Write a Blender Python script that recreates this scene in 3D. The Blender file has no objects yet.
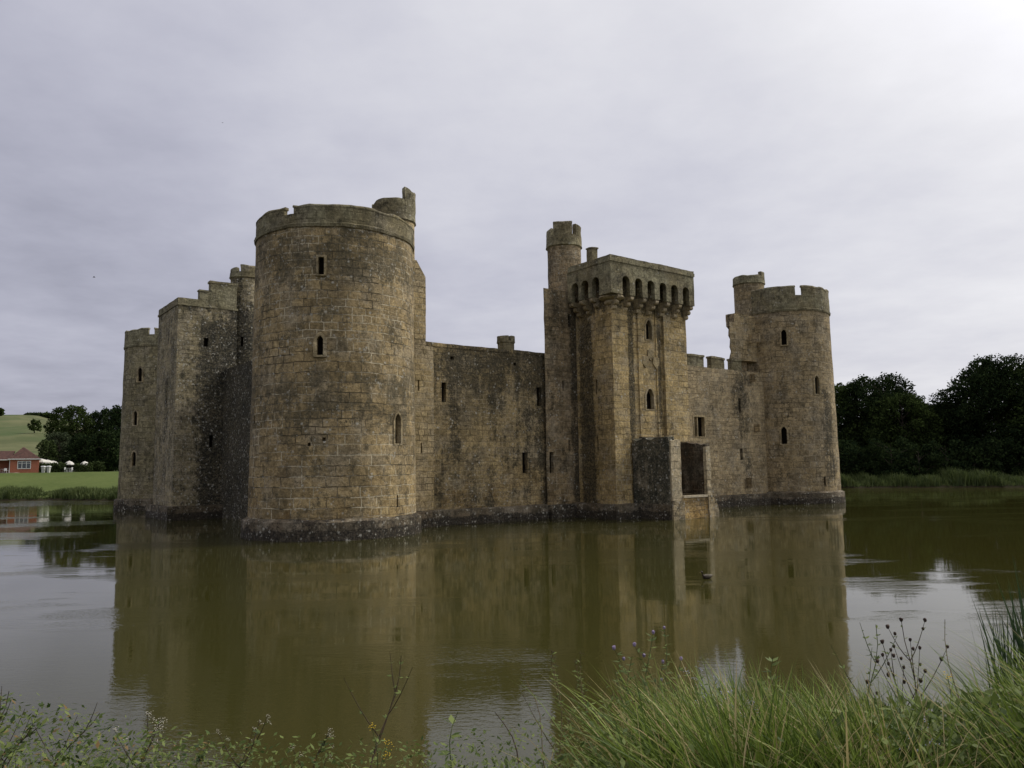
import bpy, bmesh, math, random
import numpy as np
from math import sin, cos, radians, pi, atan2, sqrt, hypot, degrees
from mathutils import Vector, Matrix, noise
random.seed(7); RNG = np.random.default_rng(7)
S = bpy.context.scene
COL = S.collection

# ------------------------------------------------------------------ camera
F = 790.0; PITCH = math.atan(82/790.0); RHO = 0.0145; CH = 3.5
cam = bpy.data.cameras.new('camera'); cam_o = bpy.data.objects.new('camera', cam); COL.objects.link(cam_o)
cam.lens = 36*F/1024; cam.sensor_width = 36; cam.clip_start = 0.1; cam.clip_end = 20000
cam_o.matrix_world = Matrix.Translation((0, 0, CH)) @ Matrix.Rotation(radians(90)+PITCH, 4, 'X') @ Matrix.Rotation(-RHO, 4, 'Z')
S.camera = cam_o

def ray(x, y):
    a = (x-512)/F; b = (384-y)/F
    a2 = a*cos(RHO)+b*sin(RHO); b2 = -a*sin(RHO)+b*cos(RHO)
    return Vector((a2, cos(PITCH)-b2*sin(PITCH), sin(PITCH)+b2*cos(PITCH)))
def at(x, y, d):
    """point of the place seen at a pixel, at ground distance d from the viewer"""
    r = ray(x, y); k = d/r.y
    return Vector((0, 0, CH))+r*k

# ------------------------------------------------------------------ helpers
def tag(o, label=None, cat=None, group=None, kind=None):
    if label: o['label'] = label
    if cat: o['category'] = cat
    if group: o['group'] = group
    if kind: o['kind'] = kind
    return o
def empty(name, loc=(0, 0, 0), rz=0.0, parent=None):
    o = bpy.data.objects.new(name, None); COL.objects.link(o); o.location = loc; o.rotation_euler = (0, 0, rz)
    o.empty_display_size = 0.3
    if parent: o.parent = parent
    return o
def link(name, me, mats, parent=None, loc=None):
    o = bpy.data.objects.new(name, me); COL.objects.link(o)
    if mats is not None:
        for m in (mats if isinstance(mats, (list, tuple)) else [mats]): me.materials.append(m)
    if parent: o.parent = parent
    if loc is not None: o.location = loc
    return o
def bm_obj(name, bm, mats, parent=None, loc=None, smooth=None):
    me = bpy.data.meshes.new(name); bm.to_mesh(me); bm.free()
    o = link(name, me, mats, parent, loc)
    if smooth is not None: smooth_mesh(me, smooth)
    return o
def smooth_mesh(me, ang=35):
    me.polygons.foreach_set('use_smooth', [True]*len(me.polygons))
    me.set_sharp_from_angle(angle=radians(ang)); me.update()

def box(bm, x0, x1, y0, y1, z0, z1, mi=0):
    vs = [bm.verts.new((x, y, z)) for z in (z0, z1) for y in (y0, y1) for x in (x0, x1)]
    for f in ((0,2,3,1),(4,5,7,6),(0,1,5,4),(2,6,7,3),(0,4,6,2),(1,3,7,5)):
        fc = bm.faces.new([vs[i] for i in f]); fc.material_index = mi
def prism(bm, pts, z0, z1, mi=0):
    """vertical prism over a counter-clockwise outline"""
    a = [bm.verts.new((p[0], p[1], z0)) for p in pts]; b = [bm.verts.new((p[0], p[1], z1)) for p in pts]
    n = len(pts)
    fs = [bm.faces.new(list(reversed(a))), bm.faces.new(b)]
    for i in range(n):
        j = (i+1) % n; fs.append(bm.faces.new((a[i], a[j], b[j], b[i])))
    for f in fs: f.material_index = mi
def extr(bm, pts, o, t, n, d0, d1, mi=0):
    """outline pts (s,z) on a wall through o with tangent t, pushed along normal n from d0 to d1"""
    def P(s, z, d): return (o[0]+t[0]*s+n[0]*d, o[1]+t[1]*s+n[1]*d, z)
    a = [bm.verts.new(P(s, z, d0)) for s, z in pts]; b = [bm.verts.new(P(s, z, d1)) for s, z in pts]
    k = len(pts); fs = [bm.faces.new(a), bm.faces.new(list(reversed(b)))]
    for i in range(k):
        j = (i+1) % k; fs.append(bm.faces.new((a[i], b[i], b[j], a[j])))
    for f in fs: f.material_index = mi
    return fs
def lathe(bm, cx, cy, prof, n=96, a0=0.0, a1=2*pi, mi=0):
    """prof: list of (r,z), open profile turned round the axis; full turn closes itself and caps when r=0"""
    full = abs(a1-a0-2*pi) < 1e-6
    cols = n if full else n+1
    rings = []
    for r, z in prof:
        if r < 1e-6: rings.append([bm.verts.new((cx, cy, z))])
        else: rings.append([bm.verts.new((cx+r*cos(a0+(a1-a0)*i/n), cy+r*sin(a0+(a1-a0)*i/n), z)) for i in range(cols)])
    for k in range(len(rings)-1):
        A, B = rings[k], rings[k+1]
        for i in range(n):
            j = (i+1) % cols
            if len(A) == 1 and len(B) == 1: continue
            if len(A) == 1: f = bm.faces.new((A[0], B[j], B[i]))
            elif len(B) == 1: f = bm.faces.new((A[i], A[j], B[0]))
            else: f = bm.faces.new((A[i], A[j], B[j], B[i]))
            f.material_index = mi
def arc_block(bm, cx, cy, r0, r1, z0, z1, a0, a1, step=4.0, cut=0.0):
    """a piece of ring wall between two angles (degrees), closed"""
    n = max(2, int(abs(a1-a0)/step)); q = []
    for i in range(n+1):
        a = radians(a0+(a1-a0)*i/n)
        q.append([bm.verts.new((cx+r*cos(a), cy+r*sin(a), z)) for r, z in ((r0, z0), (r1, z0), (r1, z1-cut), (r1-cut*0.8, z1), (r0, z1))])
    m = 5
    for i in range(n):
        for k in range(m):
            l = (k+1) % m
            bm.faces.new((q[i][k], q[i+1][k], q[i+1][l], q[i][l]))
    bm.faces.new(q[0]); bm.faces.new(list(reversed(q[n])))
def tube(bm, pts, rad, n=6, mi=0, cap=True):
    pts = [Vector(p) for p in pts]; rings = []
    for i, p in enumerate(pts):
        d = (pts[min(i+1, len(pts)-1)]-pts[max(i-1, 0)]).normalized()
        u = d.cross(Vector((0.31, 0.2, 0.93)))
        if u.length < 1e-3: u = d.cross(Vector((1, 0, 0)))
        u.normalize(); v = d.cross(u); r = rad[i] if isinstance(rad, (list, tuple)) else rad
        rings.append([bm.verts.new(p+(u*cos(2*pi*k/n)+v*sin(2*pi*k/n))*r) for k in range(n)])
    for i in range(len(rings)-1):
        for k in range(n):
            f = bm.faces.new((rings[i][k], rings[i][(k+1) % n], rings[i+1][(k+1) % n], rings[i+1][k])); f.material_index = mi; f.smooth = True
    if cap:
        for r in (rings[0], list(reversed(rings[-1]))):
            f = bm.faces.new(r); f.material_index = mi
def subdiv(bm, maxlen):
    bmesh.ops.recalc_face_normals(bm, faces=bm.faces)
    bmesh.ops.triangulate(bm, faces=[f for f in bm.faces if len(f.verts) > 4])
    for _ in range(7):
        es = [e for e in bm.edges if e.calc_length() > maxlen]
        if not es: break
        bmesh.ops.subdivide_edges(bm, edges=es, cuts=1, use_grid_fill=True)
        bmesh.ops.triangulate(bm, faces=[f for f in bm.faces if len(f.verts) > 4])
def rough(bm, amp, scale=1.0, seed=0.0):
    for v in bm.verts:
        p = v.co*scale+Vector((seed, 3.1, 7.7))
        d = noise.noise_vector(p*1.1)*0.65+noise.noise_vector(p*3.3)*0.35
        v.co += d*amp
def wear(bm, z, amp, seed=0.0):
    """crumble the top edge of masonry: lowers whatever stands above z"""
    for v in bm.verts:
        if v.co.z > z:
            p = v.co*1.3+Vector((seed, 0, 0)); p.z *= 0.1
            v.co.z -= max(0, noise.noise(p)+0.1)*amp*min(1, (v.co.z-z)*2)

# ------------------------------------------------------------------ materials
class NT:
    def __init__(s, m): s.t = m.node_tree; s.n = s.t.nodes; s.l = s.t.links
    def new(s, typ, **kw):
        nd = s.n.new(typ)
        for k, v in kw.items():
            if hasattr(nd, k): setattr(nd, k, v)
        return nd
    def put(s, a, b):
        if isinstance(a, (int, float)): b.default_value = a
        elif isinstance(a, (tuple, list)):
            b.default_value = tuple(a) if len(a) == len(b.default_value) else tuple(a)+(1,)
        else: s.l.new(a, b)
    def math(s, op, a, b=0.0, c=None, clamp=False):
        nd = s.n.new('ShaderNodeMath'); nd.operation = op; nd.use_clamp = clamp
        s.put(a, nd.inputs[0]); s.put(b, nd.inputs[1])
        if c is not None: s.put(c, nd.inputs[2])
        return nd.outputs[0]
    def mix(s, f, a, b, mode='MIX'):
        nd = s.n.new('ShaderNodeMix'); nd.data_type = 'RGBA'; nd.blend_type = mode
        s.put(f, nd.inputs[0]); s.put(a, nd.inputs[6]); s.put(b, nd.inputs[7]); return nd.outputs[2]
    def ramp(s, f, lo, hi, a=0.0, b=1.0):
        nd = s.n.new('ShaderNodeMapRange'); nd.interpolation_type = 'SMOOTHSTEP'
        s.put(f, nd.inputs[0]); nd.inputs[1].default_value = lo; nd.inputs[2].default_value = hi
        nd.inputs[3].default_value = a; nd.inputs[4].default_value = b; return nd.outputs[0]
    def noise(s, vec, scale, detail=4, rough=0.55, sc=None, off=None):
        if sc or off:
            mp = s.n.new('ShaderNodeMapping'); s.l.new(vec, mp.inputs[0])
            if sc: mp.inputs['Scale'].default_value = sc
            if off: mp.inputs['Location'].default_value = off
            vec = mp.outputs[0]
        nd = s.n.new('ShaderNodeTexNoise'); s.l.new(vec, nd.inputs['Vector'])
        nd.inputs['Scale'].default_value = scale; nd.inputs['Detail'].default_value = detail; nd.inputs['Roughness'].default_value = rough
        return nd.outputs['Fac']
def mat(name):
    m = bpy.data.materials.new(name); m.use_nodes = True
    t = NT(m); b = m.node_tree.nodes['Principled BSDF']; return m, t, b

def simple(name, col, rough=0.7, var=0.15, scale=8.0, metal=0.0, spec=0.3):
    m, t, b = mat(name)
    tc = t.new('ShaderNodeTexCoord'); n = t.noise(tc.outputs['Object'], scale)
    c = t.mix(t.ramp(n, 0.3, 0.7), tuple(x*(1-var) for x in col), tuple(min(1, x*(1+var)) for x in col))
    t.put(c, b.inputs['Base Color']); b.inputs['Roughness'].default_value = rough; b.inputs['Metallic'].default_value = metal
    b.inputs['Specular IOR Level'].default_value = spec
    bp = t.new('ShaderNodeBump'); bp.inputs['Strength'].default_value = 0.3; bp.inputs['Distance'].default_value = 0.01
    t.put(n, bp.inputs['Height']); t.put(bp.outputs[0], b.inputs['Normal'])
    return m

def stone(name, dark=(0.105, 0.082, 0.045), light=(0.30, 0.238, 0.135), bw=0.95, rh=0.50, mortar=0.35, mcol=(0.33, 0.28, 0.19),
          moss=0.35, mosscol=(0.045, 0.040, 0.027), lichen=0.25, ochre=0.35, bands=(), green=0.0, rub=0.0, seed=0.0, streak=0.5, msize=0.026):
    dark = (dark[0]*1.75, dark[1]*1.66, dark[2]*1.38); light = (min(.62, light[0]*1.70), light[1]*1.56, light[2]*1.30)
    m, t, b = mat(name)
    tc = t.new('ShaderNodeTexCoord'); O = tc.outputs['Object']; U = tc.outputs['UV']
    mp = t.new('ShaderNodeMapping'); t.l.new(O, mp.inputs[0]); mp.inputs['Location'].default_value = (seed, seed*0.7, 0); O2 = mp.outputs[0]
    # wobble of the joints
    nv = t.new('ShaderNodeTexNoise'); t.l.new(O2, nv.inputs['Vector']); nv.inputs['Scale'].default_value = 1.4; nv.inputs['Detail'].default_value = 3
    sub = t.new('ShaderNodeVectorMath', operation='SUBTRACT'); t.l.new(nv.outputs['Color'], sub.inputs[0]); sub.inputs[1].default_value = (0.5, 0.5, 0.5)
    sc = t.new('ShaderNodeVectorMath', operation='SCALE'); t.l.new(sub.outputs[0], sc.inputs[0]); sc.inputs['Scale'].default_value = 0.16+rub*0.3
    ad = t.new('ShaderNodeVectorMath', operation='ADD'); t.l.new(U, ad.inputs[0]); t.l.new(sc.outputs[0], ad.inputs[1])
    def bricks(w, h, off, ms=msize):
        k = t.new('ShaderNodeTexBrick'); k.offset = 0.5; k.squash = 0.72; k.squash_frequency = 3; k.offset_frequency = 2
        mo = t.new('ShaderNodeMapping'); t.l.new(ad.outputs[0], mo.inputs[0]); mo.inputs['Location'].default_value = off
        t.l.new(mo.outputs[0], k.inputs['Vector']); k.inputs['Scale'].default_value = 1.0
        k.inputs['Color1'].default_value = (0, 0, 0, 1); k.inputs['Color2'].default_value = (1, 1, 1, 1); k.inputs['Mortar'].default_value = (0.5, 0.5, 0.5, 1)
        k.inputs['Mortar Size'].default_value = ms; k.inputs['Mortar Smooth'].default_value = 0.2
        k.inputs['Brick Width'].default_value = w; k.inputs['Row Height'].default_value = h
        return k.outputs['Color'], k.outputs['Fac']
    c1, f1 = bricks(bw, rh, (seed, 0, 0)); c2, f2 = bricks(bw*0.62, rh*0.78, (seed+3.3, 0.11, 0))
    sel = t.ramp(t.noise(O2, 0.22, 2, 0.5, sc=(0.6, 0.6, 1.5)), 0.47, 0.53)
    rnd = t.mix(sel, c1, c2); mo = t.mix(sel, f1, f2)
    rgb = t.new('ShaderNodeRGBToBW'); t.l.new(rnd, rgb.inputs[0]); rv = rgb.outputs[0]
    rgb = t.new('ShaderNodeRGBToBW'); t.l.new(mo, rgb.inputs[0]); mf = rgb.outputs[0]
    big = t.noise(O2, 0.33, 5, 0.6); mid = t.noise(O2, 2.2, 5, 0.65); fine = t.noise(O2, 13, 5, 0.7)
    v = t.math('ADD', t.math('MULTIPLY', rv, 0.17), t.math('MULTIPLY', big, 0.70))
    v = t.math('ADD', v, t.math('MULTIPLY', mid, 0.70)); v = t.math('ADD', v, t.math('MULTIPLY', fine, 0.75)); v = t.math('ADD', v, t.math('MULTIPLY', t.noise(O2, 5.0, 3, 0.7, off=(3, 3, 3)), 0.35))
    v = t.ramp(v, 1.06, 1.64)
    col = t.mix(v, dark, light)
    # hue drift between grey, buff and rust
    h1 = t.ramp(t.noise(O2, 0.8, 3, 0.5, off=(9, 2, 4)), 0.42, 0.68)
    col = t.mix(t.math('MULTIPLY', h1, 0.5), col, t.mix(v, (0.12, 0.105, 0.075), (0.40, 0.355, 0.27)))
    if ochre > 0:
        sep = t.new('ShaderNodeSeparateXYZ'); t.l.new(O, sep.inputs[0])
        zb = t.ramp(sep.outputs[2], 1.2, 5.2, 1.0, 0.12)
        oc = t.math('MULTIPLY', t.math('MULTIPLY', t.ramp(t.noise(O2, 0.7, 4, 0.6, off=(1, 8, 3)), 0.38, 0.6), zb), ochre)
        col = t.mix(oc, col, t.mix(v, (0.17, 0.105, 0.038), (0.50, 0.375, 0.175)))
    if green > 0:
        col = t.mix(t.math('MULTIPLY', t.ramp(big, 0.35, 0.6), green), col, t.mix(v, (0.075, 0.070, 0.042), (0.30, 0.285, 0.18)))
    mm = t.math('MULTIPLY', t.math('MULTIPLY', mf, t.ramp(t.noise(O2, 1.0, 3, 0.6, off=(4, 4, 0)), 0.30, 0.5, 0.25, 1.0)), min(1.0, mortar*1.7))
    jn = t.ramp(t.noise(O2, 0.55, 4, 0.6, off=(6, 3, 8)), 0.42, 0.56)
    jc = t.mix(jn, (0.080, 0.064, 0.040), tuple(min(0.6, q*1.45) for q in mcol))
    col = t.mix(mm, col, jc)
    # black algae running down, plus painted shade on the gate, with lichen freckles
    st = t.noise(O2, 1.1, 6, 0.68, sc=(1.5, 1.5, 0.13)); blot = t.noise(O2, 0.75, 6, 0.72, off=(2, 5, 1))
    s = t.math('ADD', t.math('MULTIPLY', st, streak), t.math('MULTIPLY', blot, 1.0-streak))
    s = t.math('ADD', s, t.math('MULTIPLY', t.math('SUBTRACT', fine, 0.5), 0.55))
    bias = t.math('ADD', s, (moss-0.5)*0.5)
    for ax, pos, wid, amt, z0, z1 in bands:
        sp = t.new('ShaderNodeSeparateXYZ'); t.l.new(O, sp.inputs[0])
        dd = t.math('ABSOLUTE', t.math('SUBTRACT', sp.outputs[ax], pos))
        bb = t.math('MULTIPLY', t.ramp(dd, wid*0.25, wid, 1.0, 0.0), amt*0.35)
        bb = t.math('MULTIPLY', bb, t.ramp(sp.outputs[2], z1-2, z1+1.5, 1.0, 0.0))
        bb = t.math('MULTIPLY', bb, t.ramp(sp.outputs[2], z0-1.5, z0+1.5, 0.0, 1.0))
        bias = t.math('ADD', bias, bb)
    bias = t.math('ADD', bias, t.math('MULTIPLY', t.math('SUBTRACT', t.noise(O2, 3.4, 4, 0.7, off=(8, 8, 2)), 0.5), 0.45))
    moss_shade = t.math('MULTIPLY', t.ramp(bias, 0.49, 0.62, 0.0, 1.0), t.ramp(t.noise(O2, 8.5, 3, 0.6, off=(1, 1, 6)), 0.40, 0.62, 0.93, 0.62))
    col = t.mix(moss_shade, col, mosscol)
    vo = t.new('ShaderNodeTexVoronoi'); t.l.new(O2, vo.inputs['Vector']); vo.inputs['Scale'].default_value = 3.4; vo.inputs['Randomness'].default_value = 1
    dist = t.math('ADD', vo.outputs['Distance'], t.math('MULTIPLY', fine, 0.35))
    lm = t.math('MAXIMUM', t.ramp(dist, 0.30, 0.48, 1.0, 0.0), t.ramp(t.noise(O2, 7.5, 3, 0.6, off=(5, 0, 2)), 0.60, 0.68))
    lm = t.math('MULTIPLY', lm, t.ramp(t.noise(O2, 1.6, 4, 0.6, off=(7, 1, 9)), 0.60-lichen*0.34, 0.74-lichen*0.34))
    col = t.mix(t.math('MULTIPLY', lm, 0.85), col, (0.46, 0.44, 0.37))
    gr = t.noise(O2, 6.5, 8, 0.82, off=(3, 9, 5))
    gm = t.new('ShaderNodeVectorMath', operation='SCALE'); t.put(col, gm.inputs[0]); t.put(t.ramp(gr, 0.34, 0.68, 0.64, 1.36), gm.inputs['Scale']); col = gm.outputs[0]
    t.put(col, b.inputs['Base Color']); b.inputs['Roughness'].default_value = 0.93; b.inputs['Specular IOR Level'].default_value = 0.18
    hgt = t.math('SUBTRACT', t.math('ADD', t.math('MULTIPLY', mid, 0.9), t.math('MULTIPLY', fine, 0.45)), t.math('MULTIPLY', mf, 0.75))
    hgt = t.math('ADD', t.math('ADD', hgt, t.math('MULTIPLY', rv, 0.35)), t.math('MULTIPLY', gr, 0.5))
    bp = t.new('ShaderNodeBump'); bp.inputs['Strength'].default_value = 1.0; bp.inputs['Distance'].default_value = 0.10
    t.put(hgt, bp.inputs['Height']); t.put(bp.outputs[0], b.inputs['Normal'])
    return m

M_drum = stone('drum_ashlar', dark=(0.10, 0.080, 0.048), light=(0.285, 0.232, 0.142), bw=1.15, rh=0.52, mcol=(0.42, 0.36, 0.25), moss=0.47, lichen=0.35, ochre=0.75, mortar=0.55, streak=0.25, mosscol=(0.10, 0.085, 0.052), bands=[(2, 14.5, 2.5, 0.25, 5, 30), (2, 7.0, 2.0, 0.25, 3, 11)])
M_drumfar = stone('drum_ashlar_far', dark=(0.10, 0.082, 0.055), light=(0.275, 0.232, 0.155), moss=0.40, lichen=0.25, ochre=0.3, seed=11, mortar=0.4,
                  bands=[(0, 43.6, 0.9, 0.5, 1, 10)])
M_drumwest = stone('drum_ashlar_west', dark=(0.08, 0.075, 0.05), light=(0.23, 0.21, 0.14), moss=0.46, lichen=0.25, ochre=0.15, seed=21, green=0.3)
M_wall = stone('curtain_rubble', dark=(0.10, 0.082, 0.05), light=(0.285, 0.235, 0.14), bw=0.62, rh=0.36, mortar=0.25, moss=0.52, lichen=0.35, ochre=0.7, rub=0.4, seed=5,
               streak=0.5, bands=[(2, 9.8, 2.2, 0.40, 5, 30), (0, 15.2, 0.9, 0.3, -2, 30), (0, 8.1, 0.7, 0.3, 3, 12)])
M_walleast = stone('curtain_rubble_pale', dark=(0.12, 0.10, 0.07), light=(0.31, 0.265, 0.185), bw=0.6, rh=0.36, mortar=0.3, moss=0.36, lichen=0.35, ochre=0.25, rub=0.4, seed=8,
                   bands=[(0, 36.6, 1.6, 0.35, 3, 30)])
M_block = stone('stair_block_stone', dark=(0.16, 0.130, 0.078), light=(0.36, 0.30, 0.19), bw=0.6, rh=0.36, moss=0.24, lichen=0.2, ochre=0.35, seed=14)
M_blockdark = stone('stair_block_dark', dark=(0.085, 0.07, 0.05), light=(0.25, 0.205, 0.14), bw=0.6, rh=0.38, moss=0.5, lichen=0.4, ochre=0.5, seed=17,
                    bands=[(0, 17.9, 0.6, 0.5, 0, 15)])
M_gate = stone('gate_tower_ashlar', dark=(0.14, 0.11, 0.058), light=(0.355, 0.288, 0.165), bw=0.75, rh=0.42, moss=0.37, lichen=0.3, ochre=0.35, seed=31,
               bands=[(1, -0.9, 0.95, 1.1, 0, 13.5), (0, 19.7, 0.42, 0.75, 5.5, 14), (0, 22.4, 0.32, 0.6, 6, 14), (2, 15.4, 2.2, 1.0, 5, 30)])  # last band: algae stain, deepened to paint shade behind the machicolation arches
M_parapet = stone('parapet_stone', dark=(0.075, 0.068, 0.045), light=(0.205, 0.185, 0.125), bw=0.8, rh=0.55, mortar=0.15, moss=0.40, lichen=0.2, ochre=0, green=0.7, seed=41, streak=0.3)
M_plinth = stone('plinth_stone', bands=[(2, -0.1, 0.75, 1.2, -9, 9)], dark=(0.042, 0.037, 0.029), light=(0.12, 0.10, 0.076), bw=0.8, rh=0.45, mortar=0.12, moss=0.52, lichen=0.50, ochre=0, seed=51, streak=0.1, mosscol=(0.026, 0.023, 0.019))
M_plinthlight = stone('plinth_stone_pale', dark=(0.10, 0.085, 0.06), light=(0.27, 0.23, 0.16), bw=0.8, rh=0.45, mortar=0.12, moss=0.42, lichen=0.6, ochre=0, seed=53, streak=0.1)
M_black = stone('algae_black_stone', dark=(0.05, 0.05, 0.04), light=(0.19, 0.175, 0.14), bw=0.7, rh=0.4, moss=0.66, lichen=0.62, ochre=0.0, seed=61, mosscol=(0.034, 0.037, 0.028), mortar=0.2)
M_mid = stone('square_tower_stone', dark=(0.085, 0.078, 0.055), light=(0.26, 0.235, 0.165), bw=0.8, rh=0.42, moss=0.50, lichen=0.60, ochre=0.1, seed=71, mosscol=(0.02, 0.021, 0.019),
              bands=[(0, 0.2, 2.6, 1.0, 0, 14.5), (0, 1.8, 2.0, 0.7, 0, 16)])
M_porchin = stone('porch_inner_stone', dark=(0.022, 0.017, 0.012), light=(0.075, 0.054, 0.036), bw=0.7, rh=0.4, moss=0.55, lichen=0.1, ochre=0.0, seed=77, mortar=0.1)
M_ochre = stone('porch_base_stone', dark=(0.12, 0.08, 0.03), light=(0.34, 0.24, 0.11), bw=0.7, rh=0.4, moss=0.36, lichen=0.5, ochre=0.6, seed=78)
M_porch = stone('porch_pale_stone', dark=(0.16, 0.145, 0.115), light=(0.33, 0.295, 0.225), bw=0.9, rh=0.6, moss=0.30, lichen=0.5, ochre=0.3, seed=79)
M_trim = stone('window_dressing', dark=(0.12, 0.10, 0.065), light=(0.30, 0.26, 0.18), bw=3, rh=3, moss=0.36, lichen=0.2, ochre=0, seed=81, mortar=0)
M_corbel = stone('corbel_stone', dark=(0.14, 0.12, 0.085), light=(0.34, 0.30, 0.22), bw=3, rh=3, moss=0.30, lichen=0.3, ochre=0, seed=85, mortar=0)
M_void = simple('painted_dark_interior', (0.010, 0.008, 0.006), 1.0, 0.3, 3, spec=0.0)  # near-black panels in the openings: interior shade put into the colour
M_sill = simple('weathered_timber', (0.42, 0.36, 0.25), 0.8, 0.2, 6)

# ------------------------------------------------------------------ the castle
TH = atan2(.604, .797)
castle = empty('castle', (-9.80, 43.47, 0), TH)
tag(castle, 'ruined stone castle with round corner towers and a square gate tower rising from its moat', 'castle')

def arch(w, h, pointed=True, n=7):
    """outline (s,z) from the sill up, counter-clockwise"""
    r = w/2; pts = [(-r, 0), (r, 0)]
    hh = h-(w*0.62 if pointed else r)
    for i in range(n+1):
        k = i/n
        if pointed:
            s = r*(1-k); z = hh+(h-hh)*sin(pi/2*k)**0.85 if k > 0 else hh
        else:
            s = r*cos(pi/2*k); z = hh+r*sin(pi/2*k)
        pts.append((s, z))
    for i in range(n-1, -1, -1):
        s, z = pts[2+i]; pts.append((-s, z))
    return pts
def rect(w, h): return [(-w/2, 0), (w/2, 0), (w/2, h), (-w/2, h)]

def uv_fix(me, uv):
    if not me.uv_layers: me.uv_layers.new(name='UVMap')
    L = me.uv_layers.active.data; V = me.vertices
    for p in me.polygons:
        n = p.normal
        cyl = False
        if uv[0] == 'cyl':
            cx, cy, r = uv[1:]
            c = p.center; rx, ry = c.x-cx, c.y-cy; q = hypot(rx, ry) or 1
            cyl = abs(n.z) < 0.8 and (n.x*rx+n.y*ry)/q > 0.5
            ac = atan2(ry, rx)
        for li in p.loop_indices:
            co = V[me.loops[li].vertex_index].co
            if cyl:
                a = atan2(co.y-cy, co.x-cx)
                if a-ac > pi: a -= 2*pi
                if a-ac < -pi: a += 2*pi
                L[li].uv = (a*r, co.z)
            elif abs(n.z) > 0.8: L[li].uv = (co.x, co.y)
            elif abs(n.x) > abs(n.y): L[li].uv = (co.y+0.37, co.z)
            else: L[li].uv = (co.x, co.z)

def make_cutter(op):
    bm = bmesh.new(); n = Vector((op['n'][0], op['n'][1], 0)); t = Vector((-n.y, n.x, 0)); o = op['p']
    pts = arch(op['w'], op['h'], op.get('pt', True)) if op['arch'] else rect(op['w'], op['h'])
    extr(bm, [(s, z+o[2]) for s, z in pts], o, t, n, -op.get('d', 0.7), 0.5)
    bmesh.ops.recalc_face_normals(bm, faces=bm.faces)
    me = bpy.data.meshes.new('cut'); bm.to_mesh(me); bm.free()
    me.uv_layers.new(name='UVMap')
    c = bpy.data.objects.new('cut', me); COL.objects.link(c); return c

def masonry(name, bm, m, uv=('box',), cuts=(), amp=0.03, maxlen=0.9, label=None, wr=None, parent=None):
    subdiv(bm, maxlen)
    if wr: wear(bm, wr[0], wr[1], wr[2])
    rough(bm, amp)
    bmesh.ops.recalc_face_normals(bm, faces=bm.faces)
    me = bpy.data.meshes.new(name); bm.to_mesh(me); bm.free(); me.uv_layers.new(name='UVMap')
    o = link(name, me, m, None)
    if cuts:
        cs = []
        for op in cuts:
            c = make_cutter(op); cs.append(c)
            md = o.modifiers.new('b', 'BOOLEAN'); md.operation = 'DIFFERENCE'; md.object = c; md.solver = 'EXACT'
        dg = bpy.context.evaluated_depsgraph_get(); dg.update()
        me2 = bpy.data.meshes.new_from_object(o.evaluated_get(dg))
        o.modifiers.clear(); o.data = me2; me2.name = name
        if not me2.materials: me2.materials.append(m)
        for c in cs:
            cm = c.data; bpy.data.objects.remove(c); bpy.data.meshes.remove(cm)
        bpy.data.meshes.remove(me)
    uv_fix(o.data, uv); smooth_mesh(o.data, 40)
    o.parent = parent or castle
    if label: o['label'] = label
    for op in cuts:
        if op.get('hole'): continue
        opening(op, o)
    return o
def opening(op, host):
    bm = bmesh.new(); n = Vector((op['n'][0], op['n'][1], 0)); t = Vector((-n.y, n.x, 0)); o = op['p']
    w, h = op['w'], op['h']; A = op['arch']
    f = lambda w, h: arch(w, h, op.get('pt', True)) if A else rect(w, h)
    dd = op.get('dv', 0.30)
    extr(bm, [(s, z+o[2]) for s, z in f(w-0.01, h-0.01)], o, t, n, -dd-0.05, -dd, 0)
    if op.get('fr', A):
        e = op.get('fw', 0.13); k = 0.035
        out = [(s, z+o[2]-e*0.6) for s, z in f(w+2*e, h+1.7*e)]; inn = [(s, z+o[2]+0.004) for s, z in f(w-0.004, h-0.004)]
        N = len(out)
        def P(q, d): return (o[0]+t.x*q[0]+n.x*d, o[1]+t.y*q[0]+n.y*d, q[1])
        R = [[bm.verts.new(P(q, d)) for q in L] for L, d in ((out, -0.12), (out, k), (inn, k), (inn, -0.25))]
        for r in range(3):
            for i in range(N):
                j = (i+1) % N; fc = bm.faces.new((R[r][i], R[r][j], R[r+1][j], R[r+1][i])); fc.material_index = 1
    if op.get('mullion'):
        for q in op['mullion']:
            extr(bm, [(q-0.05, o[2]), (q+0.05, o[2]), (q+0.05, o[2]+h), (q-0.05, o[2]+h)], o, t, n, -0.3, -0.02, 1)
    bmesh.ops.recalc_face_normals(bm, faces=bm.faces)
    me = bpy.data.meshes.new('w'); bm.to_mesh(me); bm.free(); me.uv_layers.new(name='UVMap')
    nm = op.get('name', 'window' if A else 'arrow_slit')
    ob = link(nm, me, [M_void, M_trim], host); me.name = nm
    return ob
def on_drum(cx, cy, r, ang, z, w, h, A=True, **k):
    a = radians(ang); return dict(p=(cx+r*cos(a), cy+r*sin(a), z), n=(cos(a), sin(a)), w=w, h=h, arch=A, **k)
def on_south(x, y, z, w, h, A=False, **k): return dict(p=(x, y, z), n=(0, -1), w=w, h=h, arch=A, **k)
def on_west(x, y, z, w, h, A=False, **k): return dict(p=(x, y, z), n=(-1, 0), w=w, h=h, arch=A, **k)

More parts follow.
